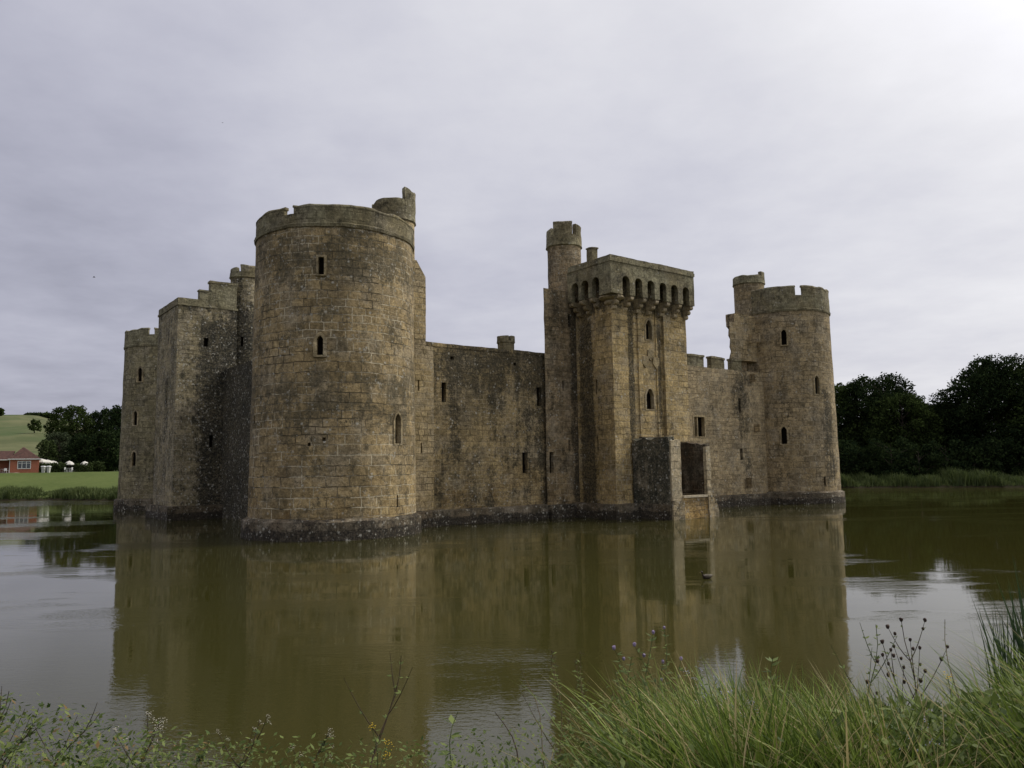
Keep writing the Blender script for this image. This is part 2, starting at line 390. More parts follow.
def drum(cx, cy, r, zs, zt, merlons, zc, m, cuts, seed, pr=-0.07, plr=0.36, plm=None, label=None):
    """round corner tower: shaft, plinth, string course + crenellated parapet"""
    bm = bmesh.new()
    zz = [-1.2]+[0.8+i*(zs-0.8)/22 for i in range(23)]
    prof = [(0, -1.2)]+[(r+0.06-0.17*z/zs, z) for z in zz]+[(r-0.9, zs), (0, zs-0.02)]
    lathe(bm, cx, cy, prof, 120)
    d = masonry('corner_tower', bm, m, ('cyl', cx, cy, r), cuts, amp=0.045, maxlen=9, label=label)
    bm = bmesh.new()
    lathe(bm, cx, cy, [(r-0.3, -1.25), (r+plr, -1.25), (r+plr, -0.3), (r+plr-0.01, 0.25), (r+plr-0.02, 0.6), (r+plr-0.04, 0.90), (r+0.02, 1.05), (r-0.3, 1.06), (r-0.3, -1.25)], 110)
    masonry('plinth', bm, plm or M_plinth, ('cyl', cx, cy, r), amp=0.06, maxlen=9, parent=d)
    bm = bmesh.new()
    R = r+pr
    lathe(bm, cx, cy, [(r-0.35, zs+0.03), (r-0.05, zs-0.06), (R+0.04, zs+0.02), (R+0.06, zs+0.10), (R-0.01, zs+0.17), (R, zs+0.24), (R-0.01, (zs+zc)/2), (R, zc), (r-0.35, zc), (r-0.35, zs+0.03)], 120)
    for a0, a1 in merlons:
        arc_block(bm, cx, cy, r-0.34, R-0.012, zc-0.08, zt-0.16, a0, a1)
        arc_block(bm, cx, cy, r-0.40, R+0.008, zt-0.165, zt, a0-0.6, a1+0.6, cut=0.08)
    masonry('parapet', bm, M_parapet, ('cyl', cx, cy, r), amp=0.055, maxlen=0.6, wr=(zc+0.1, 0.22, seed), parent=d)
    return d
def turret(cx, cy, r, z0, zs, zc, zt, merlons, m, seed, parent, wr=0.25, th=0.3, cuts=()):
    bm = bmesh.new()
    lathe(bm, cx, cy, [(0, z0)]+[(r, z0+(zs-z0)*i/6) for i in range(7)]+[(0, zs-0.01)], 40)
    s = masonry('stair_turret', bm, m, ('cyl', cx, cy, r), cuts, amp=0.04, maxlen=9, parent=parent)
    bm = bmesh.new(); R = r+0.07
    lathe(bm, cx, cy, [(r-th, zs), (r-0.03, zs-0.05), (R+0.03, zs+0.06), (R, zs+0.16), (R, zc), (r-th, zc), (r-th, zs)], 44)
    for a0, a1, z in merlons: arc_block(bm, cx, cy, r-th+0.01, R-0.01, zc-0.06, z, a0, a1, step=8, cut=0.07)
    # part and sub-part only go one deeper, so crown and shaft share the turret's mesh
    o = masonry('turret_crown', bm, M_parapet, ('cyl', cx, cy, r), amp=0.07, maxlen=0.4, wr=(zc, wr, seed), parent=parent)
    return s

# near (south-west) tower
c = (0, 0); r = 4.4
NC = [on_drum(*c, r, -124, 13.25, 0.30, 0.90, False, fr=True, fw=0.10), on_drum(*c, r, -124.2, 9.15, 0.32, 0.98, fw=0.17),
      on_drum(*c, r, -67.4, 4.75, 0.48, 1.55, fw=0.12), on_drum(*c, r, -68.1, 1.48, 0.13, 0.62, False), on_drum(*c, r, 178.6, 5.55, 0.2, 0.75, False),
      on_drum(*c, r, -130.6, 4.62, 0.16, 0.17, False, hole=1, d=0.3), on_drum(*c, r, -121, 4.86, 0.17, 0.18, False, hole=1, d=0.3)]
TN = drum(0, 0, 4.4, 15.85, 17.0, [(-144.5, -20), (20, 75), (90, 150), (158, 207.5)], 16.50, M_drum, NC, 1.0)
turret(4.38, 1.35, 1.28, 14.0, 18.3, 18.8, 19.3, [(140, 271, 19.6), (273, 330, 20.4), (60, 110, 19.5)], M_block, 2.0, TN, wr=0.35)
# far right (south-east) tower
c = (43.8, .8); r = 4.0
RC = [on_drum(*c, r, -146.5, 13.45, 0.42, 1.32), on_drum(*c, r, -108.6, 9.2, 0.44, 1.55), on_drum(*c, r, -152, 5.02, 0.46, 1.45), on_drum(*c, r, -105.3, 1.4, 0.22, 0.8, False)]
TR = drum(43.8, .8, 4.0, 16.45, 18.6, [(-121.5, -30), (-20, 60), (75, 165), (172, 229.5)], 17.75, M_drumfar, RC, 5.0)
turret(40.9, 2.2, 1.33, -1.2, 19.3, 19.75, 20.1, [(100, 268, 20.1), (270, 300, 20.45)], M_drumfar, 6.0, TR, wr=0.2)
# far left (north-west) tower
c = (.65, 39.9); r = 3.72
LC = [on_drum(*c, r, -139, 11.7, 0.42, 1.3, dv=0.12), on_drum(*c, r, -144, 7.7, 0.42, 1.3, dv=0.12), on_drum(*c, r, -144, 4.0, 0.42, 1.3, dv=0.12)]
TL = drum(.65, 39.9, 3.75, 15.05, 16.72, [(-120.5, -30), (-20, 60), (75, 160), (168, 231)], 16.08, M_drumwest, LC, 8.0)
# hidden corner, plain
bm = bmesh.new(); lathe(bm, 43.5, 40, [(0, -1.2), (4, -1.2), (4, 16), (3.6, 16), (0, 15.9)], 48); TB = masonry('corner_tower', bm, M_drumfar, ('cyl', 43.5, 40, 4), maxlen=9)

# south curtain, west of the gate
WC = [on_south(7.35, .4, 7.46, 0.32, 1.2), on_south(14.87, .4, 7.47, 0.42, 1.25), on_south(13.57, .4, 3.03, 0.44, 1.35),
      on_south(7.96, .4, 10.12, 0.26, 0.2, hole=1, d=0.4), on_south(12.87, .4, 10.08, 0.2, 0.18, hole=1, d=0.4)]
bm = bmesh.new(); box(bm, 2.5, 15.6, 0.4, 2.3, -1.2, 10.9)
W1 = masonry('curtain_wall', bm, M_wall, ('box',), WC, amp=0.05, maxlen=0.8)
bm = bmesh.new(); box(bm, 5.0, 16.0, 0.37, 1.0, 10.86, 11.09)
masonry('coping', bm, M_wall, amp=0.06, maxlen=0.45, wr=(10.9, 0.10, 3.0), parent=W1)
bm = bmesh.new(); box(bm, 4.0, 15.4, 0.0, 0.9, -1.25, 1.05)
for v in bm.verts:
    if v.co.z > 0.5 and v.co.y < 0.1: v.co.z = 0.88
masonry('plinth', bm, M_plinth, amp=0.07, maxlen=0.45, parent=W1)
# crenellated chimney above the wall walk
bm = bmesh.new(); lathe(bm, 13.35, 2.0, [(0, 10.0), (0.56, 10.0), (0.56, 11.75), (0.62, 11.8), (0.62, 11.9), (0.3, 11.9), (0.3, 11.3), (0, 11.3)], 8)
for a0, a1 in ((165, 250), (268, 345), (20, 80), (95, 150)): arc_block(bm, 13.35, 2.0, 0.3, 0.61, 11.85, 12.25, a0, a1, step=20)
masonry('chimney', bm, M_parapet, ('cyl', 13.35, 2.0, 0.6), amp=0.05, maxlen=0.3, parent=W1)
# stair block beside the near tower
bm = bmesh.new(); extr(bm, [(3.0, -1.2), (5.97, -1.2), (5.97, 15.05), (5.35, 16.0), (3.0, 16.0)], (0, 0), (1, 0), (0, -1), -0.22, -5.0)
masonry('stair_block', bm, M_block, ('box',), [on_south(5.46, .22, 8.05, 0.10, 0.66), on_south(5.65, .22, 4.35, 0.10, 0.6)], amp=0.04, maxlen=0.8, parent=TN)
bm = bmesh.new(); box(bm, 5.99, 6.55, 0.28, 1.2, -1.2, 10.8); masonry('pilaster', bm, M_block, amp=0.03, maxlen=0.8, parent=TN)
bm = bmesh.new(); box(bm, 2.5, 6.5, -0.18, 0.6, -1.25, 1.02)
for v in bm.verts:
    if v.co.z > 0.5 and v.co.y < 0.1: v.co.z = 0.85
masonry('plinth', bm, M_plinth, amp=0.06, maxlen=0.45, parent=TN)

# south curtain, east of the gate
EC = [on_south(31.15, .4, 5.6, 1.25, 1.55, fr=True, fw=0.12, name='window', mullion=(-0.18,)), on_south(36.42, .4, 7.62, 0.30, 1.25), on_south(36.36, .4, 3.72, 0.36, 0.95)]
bm = bmesh.new(); box(bm, 24.5, 42.0, 0.4, 2.3, -1.2, 11.2)
W2 = masonry('curtain_wall', bm, M_walleast, ('box',), EC, amp=0.05, maxlen=0.8)
bm = bmesh.new()
for x0, x1 in ((25.6, 29.0), (30.0, 32.0), (32.95, 34.62), (35.6, 36.9)):
    box(bm, x0, x1, 0.41, 0.84, 11.1, 12.0); box(bm, x0-0.05, x1+0.05, 0.35, 0.90, 12.0, 12.16)
masonry('merlons', bm, M_parapet, amp=0.05, maxlen=0.5, wr=(11.5, 0.12, 9.0), parent=W2)
bm = bmesh.new(); box(bm, 24.0, 42.0, 0.0, 0.9, -1.25, 1.0)
for v in bm.verts:
    if v.co.z > 0.5 and v.co.y < 0.1: v.co.z = 0.84
masonry('plinth', bm, M_plinth, amp=0.07, maxlen=0.45, parent=W2)
bm = bmesh.new(); prism(bm, [(36.75, 0.34), (42.0, 0.34), (42.0, 4.2)], -1.2, 15.3); prism(bm, [(36.2, 0.92), (42.0, 0.92), (42.0, 4.1)], 12.2, 15.4); prism(bm, [(36.9, 0.95), (42.0, 0.95), (42.0, 4.0)], 15.35, 16.2); prism(bm, [(38.0, 1.0), (42.0, 1.0), (42.0, 3.6)], 16.15, 17.2)
masonry('stair_block', bm, M_drumfar, ('box',), [on_south(38.85, .34, 13.75, 0.2, 0.75), on_south(38.05, .34, 10.3, 0.18, 0.66), on_south(38.3, .34, 6.06, 0.18, 0.66), on_south(36.93, .34, 1.45, 0.26, 0.8)], amp=0.05, maxlen=0.8, parent=TR)
# ragged stub of a broken wall behind the stair block
bm = bmesh.new()
pts = [(36.9+(x_-36.9)*0.75+2.05, z_) for x_, z_ in [(35.9, 10.5), (36.9, 10.5), (36.9, 16.4), (36.4, 16.5), (35.55, 16.45), (35.5, 15.4), (35.95, 15.2), (35.85, 14.6), (36.15, 14.3), (35.95, 13.6), (36.2, 13.2), (35.9, 12.6), (36.1, 12.0)]]
extr(bm, pts, (0, 0), (1, 0), (0, -1), -1.4, -2.6)
masonry('broken_wall_stub', bm, M_blockdark, amp=0.10, maxlen=0.35, parent=TR)

# gate tower
FX0, FX1, FY = 17.75, 25.2, -3.75
GC = [on_south(21.5, -3.5, 12.0, 0.60, 1.35, True, fw=0.14), on_south(21.42, -3.5, 7.2, 0.75, 1.40, True, fw=0.14)]
GC += [on_west(18.05, -1.9, 8.2, 0.28, 1.0), on_west(18.05, -1.9, 4.4, 0.28, 1.0)]
bm = bmesh.new()
foot = [(18.05, 2.2), (18.05, -2.2), (17.75, -2.2), (17.75, FY), (19.15, FY), (19.15, -3.5), (20.35, -3.5), (20.35, -3.58), (20.75, -3.58), (20.75, -3.5),
        (22.1, -3.5), (22.1, -3.58), (22.4, -3.58), (22.4, -3.5), (22.75, -3.5), (22.75, FY), (25.08, FY), (25.08, 5.0), (20.6, 5.0)]
prism(bm, foot, -1.2, 16.0)
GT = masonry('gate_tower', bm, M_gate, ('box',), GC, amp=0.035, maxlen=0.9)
bm = bmesh.new()   # worn carved shields between the two windows
for i, (sx, sz, w, h) in enumerate(((21.0, 10.0, 0.62, 0.8), (22.05, 10.0, 0.62, 0.8), (21.5, 10.5, 0.5, 0.75))):
    extr(bm, [(sx-w/2, sz+h), (sx-w/2, sz+h*0.4), (sx, sz), (sx+w/2, sz+h*0.4), (sx+w/2, sz+h)], (0, -3.5), (1, 0), (0, -1), -0.05, 0.10)
masonry('heraldic_carving', bm, M_trim, amp=0.05, maxlen=0.3, parent=GT)
bm = bmesh.new()   # plinth
prism(bm, [(17.3, 0.5), (17.3, -4.15), (19.5, -4.15), (19.5, -3.9), (23.3, -3.9), (23.3, -4.15), (25.4, -4.15), (25.4, 0.5)], -1.25, 0.97)
masonry('plinth', bm, M_plinth, amp=0.06, maxlen=0.45, parent=GT)
# machicolated parapet: slab fronts with a row of round-headed openings
def mach(bm, o, t, n, s0, s1, centres, z0=14.6, zt=16.72, aw=0.70, ah=1.27, th=0.32):
    pts = [(s1, z0), (s1, zt), (s0, zt), (s0, z0)]
    for c in centres:
        a = aw/2; spring = z0+ah-a; pts.append((c-a, z0)); pts.append((c-a, spring))
        for i in range(1, 7): pts.append((c-a*cos(pi*i/7), spring+a*sin(pi*i/7)))
        pts.append((c+a, spring)); pts.append((c+a, z0))
    extr(bm, pts, o, t, n, -th, 0)
PY = -4.45; PX = 17.08
fc = [18.48+1.185*i for i in range(6)]
bm = bmesh.new(); mach(bm, (0, PY), (1, 0), (0, -1), PX, 25.28, fc)
wc = [-3.0, -1.95, -0.95]
mach(bm, (PX, 0), (0, 1), (-1, 0), PY+0.33, -0.2, wc)
mach(bm, (25.26, 0), (0, 1), (1, 0), PY+0.33, 3.0, [-3.2+1.2*i for i in range(5)])
box(bm, PX+0.325, 24.93, PY+0.325, 0.0, 15.9, 16.35)
GP = masonry('gate_parapet', bm, M_parapet, amp=0.035, maxlen=0.55, parent=GT)
bm = bmesh.new()   # coping courses
for z0, z1, e in ((16.70, 16.93, 0.05), (16.93, 17.12, 0.01)):
    box(bm, PX-e, 25.28+e, PY-e, PY+0.36, z0, z1); box(bm, PX-e, PX+0.36, PY+0.37, -0.3, z0, z1); box(bm, 24.9, 25.28+e, PY+0.37, 3.0, z0, z1)
box(bm, PX+0.02, PX+0.5, -2.75, -2.2, 17.1, 17.95); box(bm, PX-0.02, PX+0.55, -2.8, -2.15, 17.95, 18.05)
masonry('coping', bm, M_parapet, amp=0.045, maxlen=0.45, parent=GT, wr=(16.95, 0.12, 4.0))
def corbel(o, t, n, dep=0.70, w=0.30):
    bm = bmesh.new()
    for z0, z1, d in ((14.30, 14.62, dep-0.03), (13.98, 14.31, dep*0.62), (13.68, 13.99, dep*0.30)):
        h = z1-z0; prof = [(0, z0), (0, z1)]+[(d-h*0.5+h*0.5*sin(pi*k/6), z1-h*0.5+h*0.5*cos(pi*k/6)) for k in range(7)]
        # profile lies in the (n, z) plane, extruded along the wall
        ww = w/2
        extr(bm, prof, (o[0], o[1]), n, t, -ww, ww)
    return masonry('corbel', bm, M_corbel, amp=0.03, maxlen=0.3, parent=GT)
for i in range(7): corbel((fc[0]-0.592+1.185*i, -3.5 if 1 <= i <= 4 else -3.75), (1, 0), (0, -1), 0.95 if 1 <= i <= 4 else 0.70)
for y in (-2.47, -1.45, -0.45): corbel((18.05, y), (0, 1), (-1, 0), 0.97)
bm = bmesh.new()   # rounded corner corbel
for z0, z1, rr in ((14.34, 14.60, 0.86), (14.02, 14.30, 0.50)):
    lathe(bm, 18.02, -3.5, [(0, z0), (rr*0.7, z0), (rr*0.93, z0+0.08), (rr, (z0+z1)/2), (rr*0.95, z1-0.05), (rr*0.9, z1), (0, z1)], 28)
masonry('corner_corbel', bm, M_corbel, ('cyl', 18, -3.5, 1), amp=0.03, maxlen=0.4, parent=GT)
# west stair block + turret of the gate tower
bm = bmesh.new(); prism(bm, [(15.16, 0.1), (18.3, 0.1), (18.3, 3.4), (17.9, 3.2)], -1.2, 15.5); prism(bm, [(15.30, 0.16), (18.3, 0.16), (18.3, 3.3), (17.92, 3.15)], 15.45, 16.3); prism(bm, [(15.7, 0.22), (18.3, 0.22), (18.3, 3.2), (18.0, 3.0)], 16.25, 17.0)
masonry('stair_block', bm, M_blockdark, ('box',), [on_south(15.6, .1, 3.0, 0.34, 1.4), on_south(17.45, .1, 13.0, 0.28, 0.95), on_south(16.75, .1, 8.55, 0.16, 0.7), on_south(17.2, .1, 4.45, 0.2, 0.75)],
        amp=0.05, maxlen=0.8, parent=GT)
bm = bmesh.new(); box(bm, 15.2, 17.9, -0.28, 0.6, -1.25, 1.0)
for v in bm.verts:
    if v.co.z > 0.5 and v.co.y < 0.1: v.co.z = 0.85
masonry('plinth', bm, M_plinth, amp=0.06, maxlen=0.45, parent=GT)
turret(18.2, 1.35, 1.20, 15.0, 18.95, 19.75, 20.6, [(138, 181, 20.3), (192, 257, 20.7), (272, 318, 20.55), (20, 90, 20.5)], M_blockdark, 12.0, GT, wr=0.12)
# porch: two ruined side walls, threshold and an ochre base
def ragbox(bm, x0, x1, y0, y1, z0, z1): box(bm, x0, x1, y0, y1, z0, z1)
bm = bmesh.new(); box(bm, 19.45, 20.02, -6.74, -3.6, 0.92, 5.2)
PW = masonry('porch_wall', bm, M_black, amp=0.07, maxlen=0.35, wr=(4.6, 0.35, 14.0), parent=GT, label='black algae-covered side wall of the gate porch')
bm = bmesh.new(); box(bm, 19.52, 20.45, -6.86, -6.70, 0.9, 5.02)
masonry('porch_pier', bm, M_porch, amp=0.05, maxlen=0.35, wr=(4.7, 0.2, 15.0), parent=GT)
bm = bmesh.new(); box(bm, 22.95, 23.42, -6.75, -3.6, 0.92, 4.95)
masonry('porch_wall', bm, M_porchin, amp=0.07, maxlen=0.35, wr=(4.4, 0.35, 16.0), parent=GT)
bm = bmesh.new(); box(bm, 22.93, 23.38, -6.85, -6.6, -1.2, 4.6)
masonry('porch_pier', bm, M_porch, amp=0.06, maxlen=0.35, wr=(4.3, 0.3, 17.0), parent=GT)
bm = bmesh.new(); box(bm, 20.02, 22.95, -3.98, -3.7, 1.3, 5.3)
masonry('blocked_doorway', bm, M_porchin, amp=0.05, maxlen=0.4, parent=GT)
bm = bmesh.new(); box(bm, 19.3, 20.3, -6.84, -3.8, -1.2, 0.97)
masonry('porch_plinth', bm, M_plinth, amp=0.06, maxlen=0.4, parent=GT)
bm = bmesh.new(); box(bm, 19.45, 20.5, -7.0, -6.8, -1.2, 1.2)
masonry('porch_footing', bm, M_plinthlight, amp=0.07, maxlen=0.3, parent=GT)
bm = bmesh.new(); box(bm, 20.46, 22.9, -6.9, -3.8, -1.2, 1.32)
masonry('porch_base', bm, M_ochre, amp=0.06, maxlen=0.4, parent=GT)
bm = bmesh.new(); box(bm, 20.5, 22.9, -6.98, -6.55, 1.34, 1.47); bm_obj('sill', bm, M_sill, GT)
bm = bmesh.new()
extr(bm, [(22.85, -1.2), (24.1, -1.2), (23.8, 0.6), (23.4, 1.45), (22.85, 1.5)], (0, -6.9), (1, 0), (0, -1), 0.12, -2.8)
masonry('porch_footing', bm, M_plinthlight, amp=0.10, maxlen=0.3, parent=GT)

# west curtain + square tower + rear curtains
bm = bmesh.new(); box(bm, -0.1, 1.6, 3.0, 37.0, -1.2, 11.0)
masonry('curtain_wall', bm, M_mid, amp=0.05, maxlen=1.2)
for b_ in ((2.0, 42.0, 40.2, 42.0), (42.0, 43.8, 3.0, 38.0)):
    bm = bmesh.new(); box(bm, b_[0], b_[1], b_[2], b_[3], -1.2, 11.0); masonry('curtain_wall', bm, M_wall, amp=0.05, maxlen=2.0)
MX, MY0, MY1 = -3.5, 19.45, 25.2
bm = bmesh.new(); box(bm, MX, 0.8, MY0, MY1, -1.2, 15.62)
SC = [on_south(-1.45, MY0, 12.65, 0.34, 0.66), on_south(-0.9, MY0, 5.2, 0.3, 0.9), on_west(MX, 22.0, 8.2, 0.20, 2.2), on_west(MX, 23.5, 4.2, 0.20, 2.0)]
MT = masonry('square_tower', bm, M_mid, ('box',), SC, amp=0.04, maxlen=0.8)
bm = bmesh.new()
box(bm, MX-0.06, 0.85, MY0-0.06, MY1+0.1, 15.60, 15.76)
box(bm, MX-0.02, MX+0.5, MY0+0.52, MY1, 15.76, 16.14)
box(bm, MX-0.03, -1.98, MY0-0.03, MY0+0.5, 15.77, 16.14); box(bm, -2.0, -1.2, MY0, MY0+0.5, 15.79, 16.80); box(bm, -1.22, 0.75, MY0-0.03, MY0+0.5, 15.77, 17.52)
box(bm, -1.30, 0.78, MY0-0.08, MY0+0.55, 17.52, 17.68); box(bm, -2.05, -1.33, MY0-0.05, MY0+0.55, 16.80, 16.92)
masonry('parapet', bm, M_parapet, amp=0.04, maxlen=0.5, parent=MT)
bm = bmesh.new(); box(bm, MX-0.4, 2.0, MY0-0.4, MY1+0.4, -1.25, 0.98)
masonry('plinth', bm, M_plinth, amp=0.07, maxlen=0.5, parent=MT)
turret(1.72, 20.45, 1.10, -1.2, 18.3, 18.75, 19.1, [(170, 215, 19.1), (232, 300, 19.3), (60, 120, 19.2)], M_mid, 22.0, MT, wr=0.15, cuts=[on_drum(1.72, 20.45, 1.10, -118, 12.9, 0.2, 0.75, False)])

# ------------------------------------------------------------------ terrain, water
def smooth(a, b, x):
    k = min(1, max(0, (x-a)/(b-a))); return k*k*(3-2*k)
SH = [(-2500, 120), (-140, 108), (-100, 105), (-66, 102.5), (-59.8, 103), (-48, 97), (-42, 112), (-30, 128), (30, 128), (40, 108), (44, 104.5), (63, 99), (90, 95), (140, 92), (2500, 92)]
def shore(x): return float(np.interp(x, [p[0] for p in SH], [p[1] for p in SH]))+0.5*noise.noise(Vector((x*0.2, 0, 0)))
def bank_z(x, y):
    """near bank, the viewer stands at its top"""
    e = 8.3+0.6*noise.noise(Vector((x*0.35, 2.2, 0)))+0.12*x
    top = 1.95+0.12*smooth(-1, 3, x)
    z = top*(1-smooth(2.6, e+0.8, y)*1.15)
    return max(-1.2, z+0.05*noise.noise(Vector((x*1.3, y*1.3, 4))))
def ground_z(x, y):
    if y < 14: 
        z = bank_z(x, y)
        if abs(x) > 60: z += 0
        return z
    s = y-shore(x)
    if s < -3: return -1.4
    z = -1.4+1.95*smooth(-3, 0.8, s)
    z += 3.0*smooth(0, 42, s)
    az = x/max(y, 1)
    hill = smooth(-0.36, -0.60, az) if False else 1-smooth(-0.62, -0.40, az)
    z += hill*(38*smooth(60, 420, s)+10*smooth(300, 900, s)*0.0)
    z += (1-hill)*6*smooth(60, 500, s)
    if s > 45: z += 1.2*noise.noise(Vector((x*0.012, y*0.012, 1)))*smooth(45, 200, s)*2
    return z
def axis(segs):
    out = []
    for a, b, st in segs:
        n = max(1, int(round((b-a)/st)))
        out += [a+(b-a)*i/n for i in range(n)]
    out.append(segs[-1][1]); return out
xs = axis([(-3000, -600, 200), (-600, -120, 20), (-120, -8, 2.5), (-8, 8, 0.4), (8, 120, 2.5), (120, 600, 20), (600, 3000, 200)])
ys = axis([(-1500, -20, 150), (-20, -4, 4), (-4, 14, 0.4), (14, 88, 6), (88, 165, 1.1), (165, 620, 9), (620, 4000, 200)])
vs = []; fs = []; nx = len(xs)
for y in ys:
    for x in xs: vs.append((x, y, ground_z(x, y)))
for j in range(len(ys)-1):
    for i in range(nx-1):
        a = j*nx+i; fs.append((a, a+1, a+nx+1, a+nx))
me = bpy.data.meshes.new('ground'); me.from_pydata(vs, [], fs); me.update(); me.polygons.foreach_set('use_smooth', [True]*len(fs))
m, t, b = mat('turf_and_fields')
geo = t.new('ShaderNodeNewGeometry'); P = geo.outputs['Position']; sp = t.new('ShaderNodeSeparateXYZ'); t.l.new(P, sp.inputs[0])
n1 = t.noise(P, 0.05, 5, 0.6); n2 = t.noise(P, 1.2, 5, 0.7); n3 = t.noise(P, 0.012, 4, 0.6)
lawn = t.mix(t.ramp(t.math('ADD', t.math('MULTIPLY', n2, 0.5), t.math('MULTIPLY', n1, 0.5)), 0.35, 0.65), (0.062, 0.088, 0.020), (0.100, 0.125, 0.034))
field = t.mix(t.ramp(t.math('ADD', t.math('MULTIPLY', n1, 0.6), t.math('MULTIPLY', n3, 0.4)), 0.38, 0.6), (0.075, 0.088, 0.038), (0.135, 0.138, 0.066))
field = t.mix(t.ramp(n3, 0.50, 0.60), field, (0.070, 0.095, 0.036))
mud = t.mix(n2, (0.02, 0.017, 0.010), (0.05, 0.042, 0.022))
c = t.mix(t.ramp(sp.outputs[1], 160, 175), lawn, field)
c = t.mix(t.ramp(sp.outputs[2], 0.15, 0.5), mud, c)
c = t.mix(t.ramp(sp.outputs[1], 12, 20), t.mix(n2, (0.022, 0.028, 0.010), (0.05, 0.055, 0.02)), c)
t.put(c, b.inputs['Base Color']); b.inputs['Roughness'].default_value = 0.95; b.inputs['Specular IOR Level'].default_value = 0.1
bp = t.new('ShaderNodeBump'); bp.inputs['Strength'].default_value = 0.6; bp.inputs['Distance'].default_value = 0.08; t.put(n2, bp.inputs['Height']); t.put(bp.outputs[0], b.inputs['Normal'])
tag(link('ground', me, m), kind='structure')

m, t, b = mat('murky_moat_water')
geo = t.new('ShaderNodeNewGeometry'); P = geo.outputs['Position']
w1 = t.noise(P, 6.5, 3, 0.6, sc=(0.65, 1.3, 1)); w2 = t.noise(P, 0.45, 3, 0.5, sc=(0.5, 1.4, 1)); w3 = t.noise(P, 17, 2, 0.5, sc=(0.7, 1.2, 1))
patch = t.ramp(t.noise(P, 0.11, 4, 0.6, sc=(0.6, 1.6, 1), off=(3.7, 1.3, 0)), 0.50, 0.60)
sp = t.new('ShaderNodeSeparateXYZ'); t.l.new(P, sp.inputs[0])
near = t.ramp(sp.outputs[1], 9, 19, 1.0, 0.0)
amt = t.math('ADD', t.math('MULTIPLY', patch, 0.55), t.math('MULTIPLY', near, 0.25))
farb = t.math('ADD', t.math('MULTIPLY', t.ramp(sp.outputs[1], 82, 92, 0.0, 1.0), t.ramp(t.noise(P, 0.05, 3, 0.5, sc=(0.5, 1.0, 1)), 0.36, 0.46)), t.math('MULTIPLY', t.ramp(sp.outputs[0], -55, -38, 0.30, 0.0), t.ramp(sp.outputs[1], 45, 60, 0.0, 1.0)))
amt = t.math('ADD', amt, t.math('MULTIPLY', farb, 1.6))
h = t.math('ADD', t.math('MULTIPLY', w1, 0.0105), t.math('MULTIPLY', w3, 0.0028))
h = t.math('ADD', t.math('MULTIPLY', h, t.math('ADD', amt, 0.045)), t.math('MULTIPLY', w2, 0.0035))
bp = t.new('ShaderNodeBump'); bp.inputs['Strength'].default_value = 1.0; bp.inputs['Distance'].default_value = 1.0; t.put(h, bp.inputs['Height'])
t.put(bp.outputs[0], b.inputs['Normal'])
c = t.mix(t.noise(P, 0.06, 3, 0.5), (0.033, 0.031, 0.0070), (0.043, 0.041, 0.011))
t.put(c, b.inputs['Base Color']); b.inputs['Roughness'].default_value = 0.025; b.inputs['IOR'].default_value = 1.333; b.inputs['Specular IOR Level'].default_value = 0.5
bm = bmesh.new(); vv = [bm.verts.new(p) for p in ((-400, 2, 0), (400, 2, 0), (400, 140, 0), (-400, 140, 0))]; bm.faces.new(vv)
tag(bm_obj('water', bm, m), kind='structure')

# ------------------------------------------------------------------ foliage
def leafmat(name, a, b_, tr=0.25, rough=0.6, hue=None, sc=0.25, spec=0.2):
    m, t, b = mat(name)
    geo = t.new('ShaderNodeNewGeometry'); r = geo.outputs['Random Per Island']; n = t.noise(geo.outputs['Position'], sc, 3, 0.6)
    f = t.ramp(t.math('ADD', t.math('MULTIPLY', r, 0.55), t.math('MULTIPLY', n, 0.6)), 0.3, 0.85)
    c = t.mix(f, a, b_)
    if hue: c = t.mix(t.ramp(r, 0.86, 0.93), c, hue)
    t.put(c, b.inputs['Base Color']); b.inputs['Roughness'].default_value = rough; b.inputs['Specular IOR Level'].default_value = spec
    ts = t.new('ShaderNodeBsdfTranslucent'); t.put(c, ts.inputs[0]); mx = t.new('ShaderNodeMixShader'); mx.inputs[0].default_value = tr
    t.l.new(b.outputs[0], mx.inputs[1]); t.l.new(ts.outputs[0], mx.inputs[2]); t.l.new(mx.outputs[0], t.n['Material Output'].inputs[0])
    return m
M_leafdark = leafmat('oak_leaves', (0.014, 0.022, 0.008), (0.062, 0.088, 0.026), 0.3, spec=0.0)
M_leafdeep = leafmat('deep_leaves', (0.010, 0.018, 0.009), (0.034, 0.050, 0.018), 0.2, spec=0.0)
M_leafgrey = leafmat('willow_leaves', (0.035, 0.048, 0.025), (0.085, 0.105, 0.055), 0.2, spec=0.02)
M_leafhedge = leafmat('hedge_leaves', (0.020, 0.032, 0.010), (0.060, 0.080, 0.028), 0.15, spec=0.02)
M_bark = simple('bark', (0.06, 0.048, 0.035), 0.95, 0.4, 3)
M_reed = leafmat('reed_leaves', (0.044, 0.064, 0.018), (0.110, 0.138, 0.044), 0.25, sc=0.1)

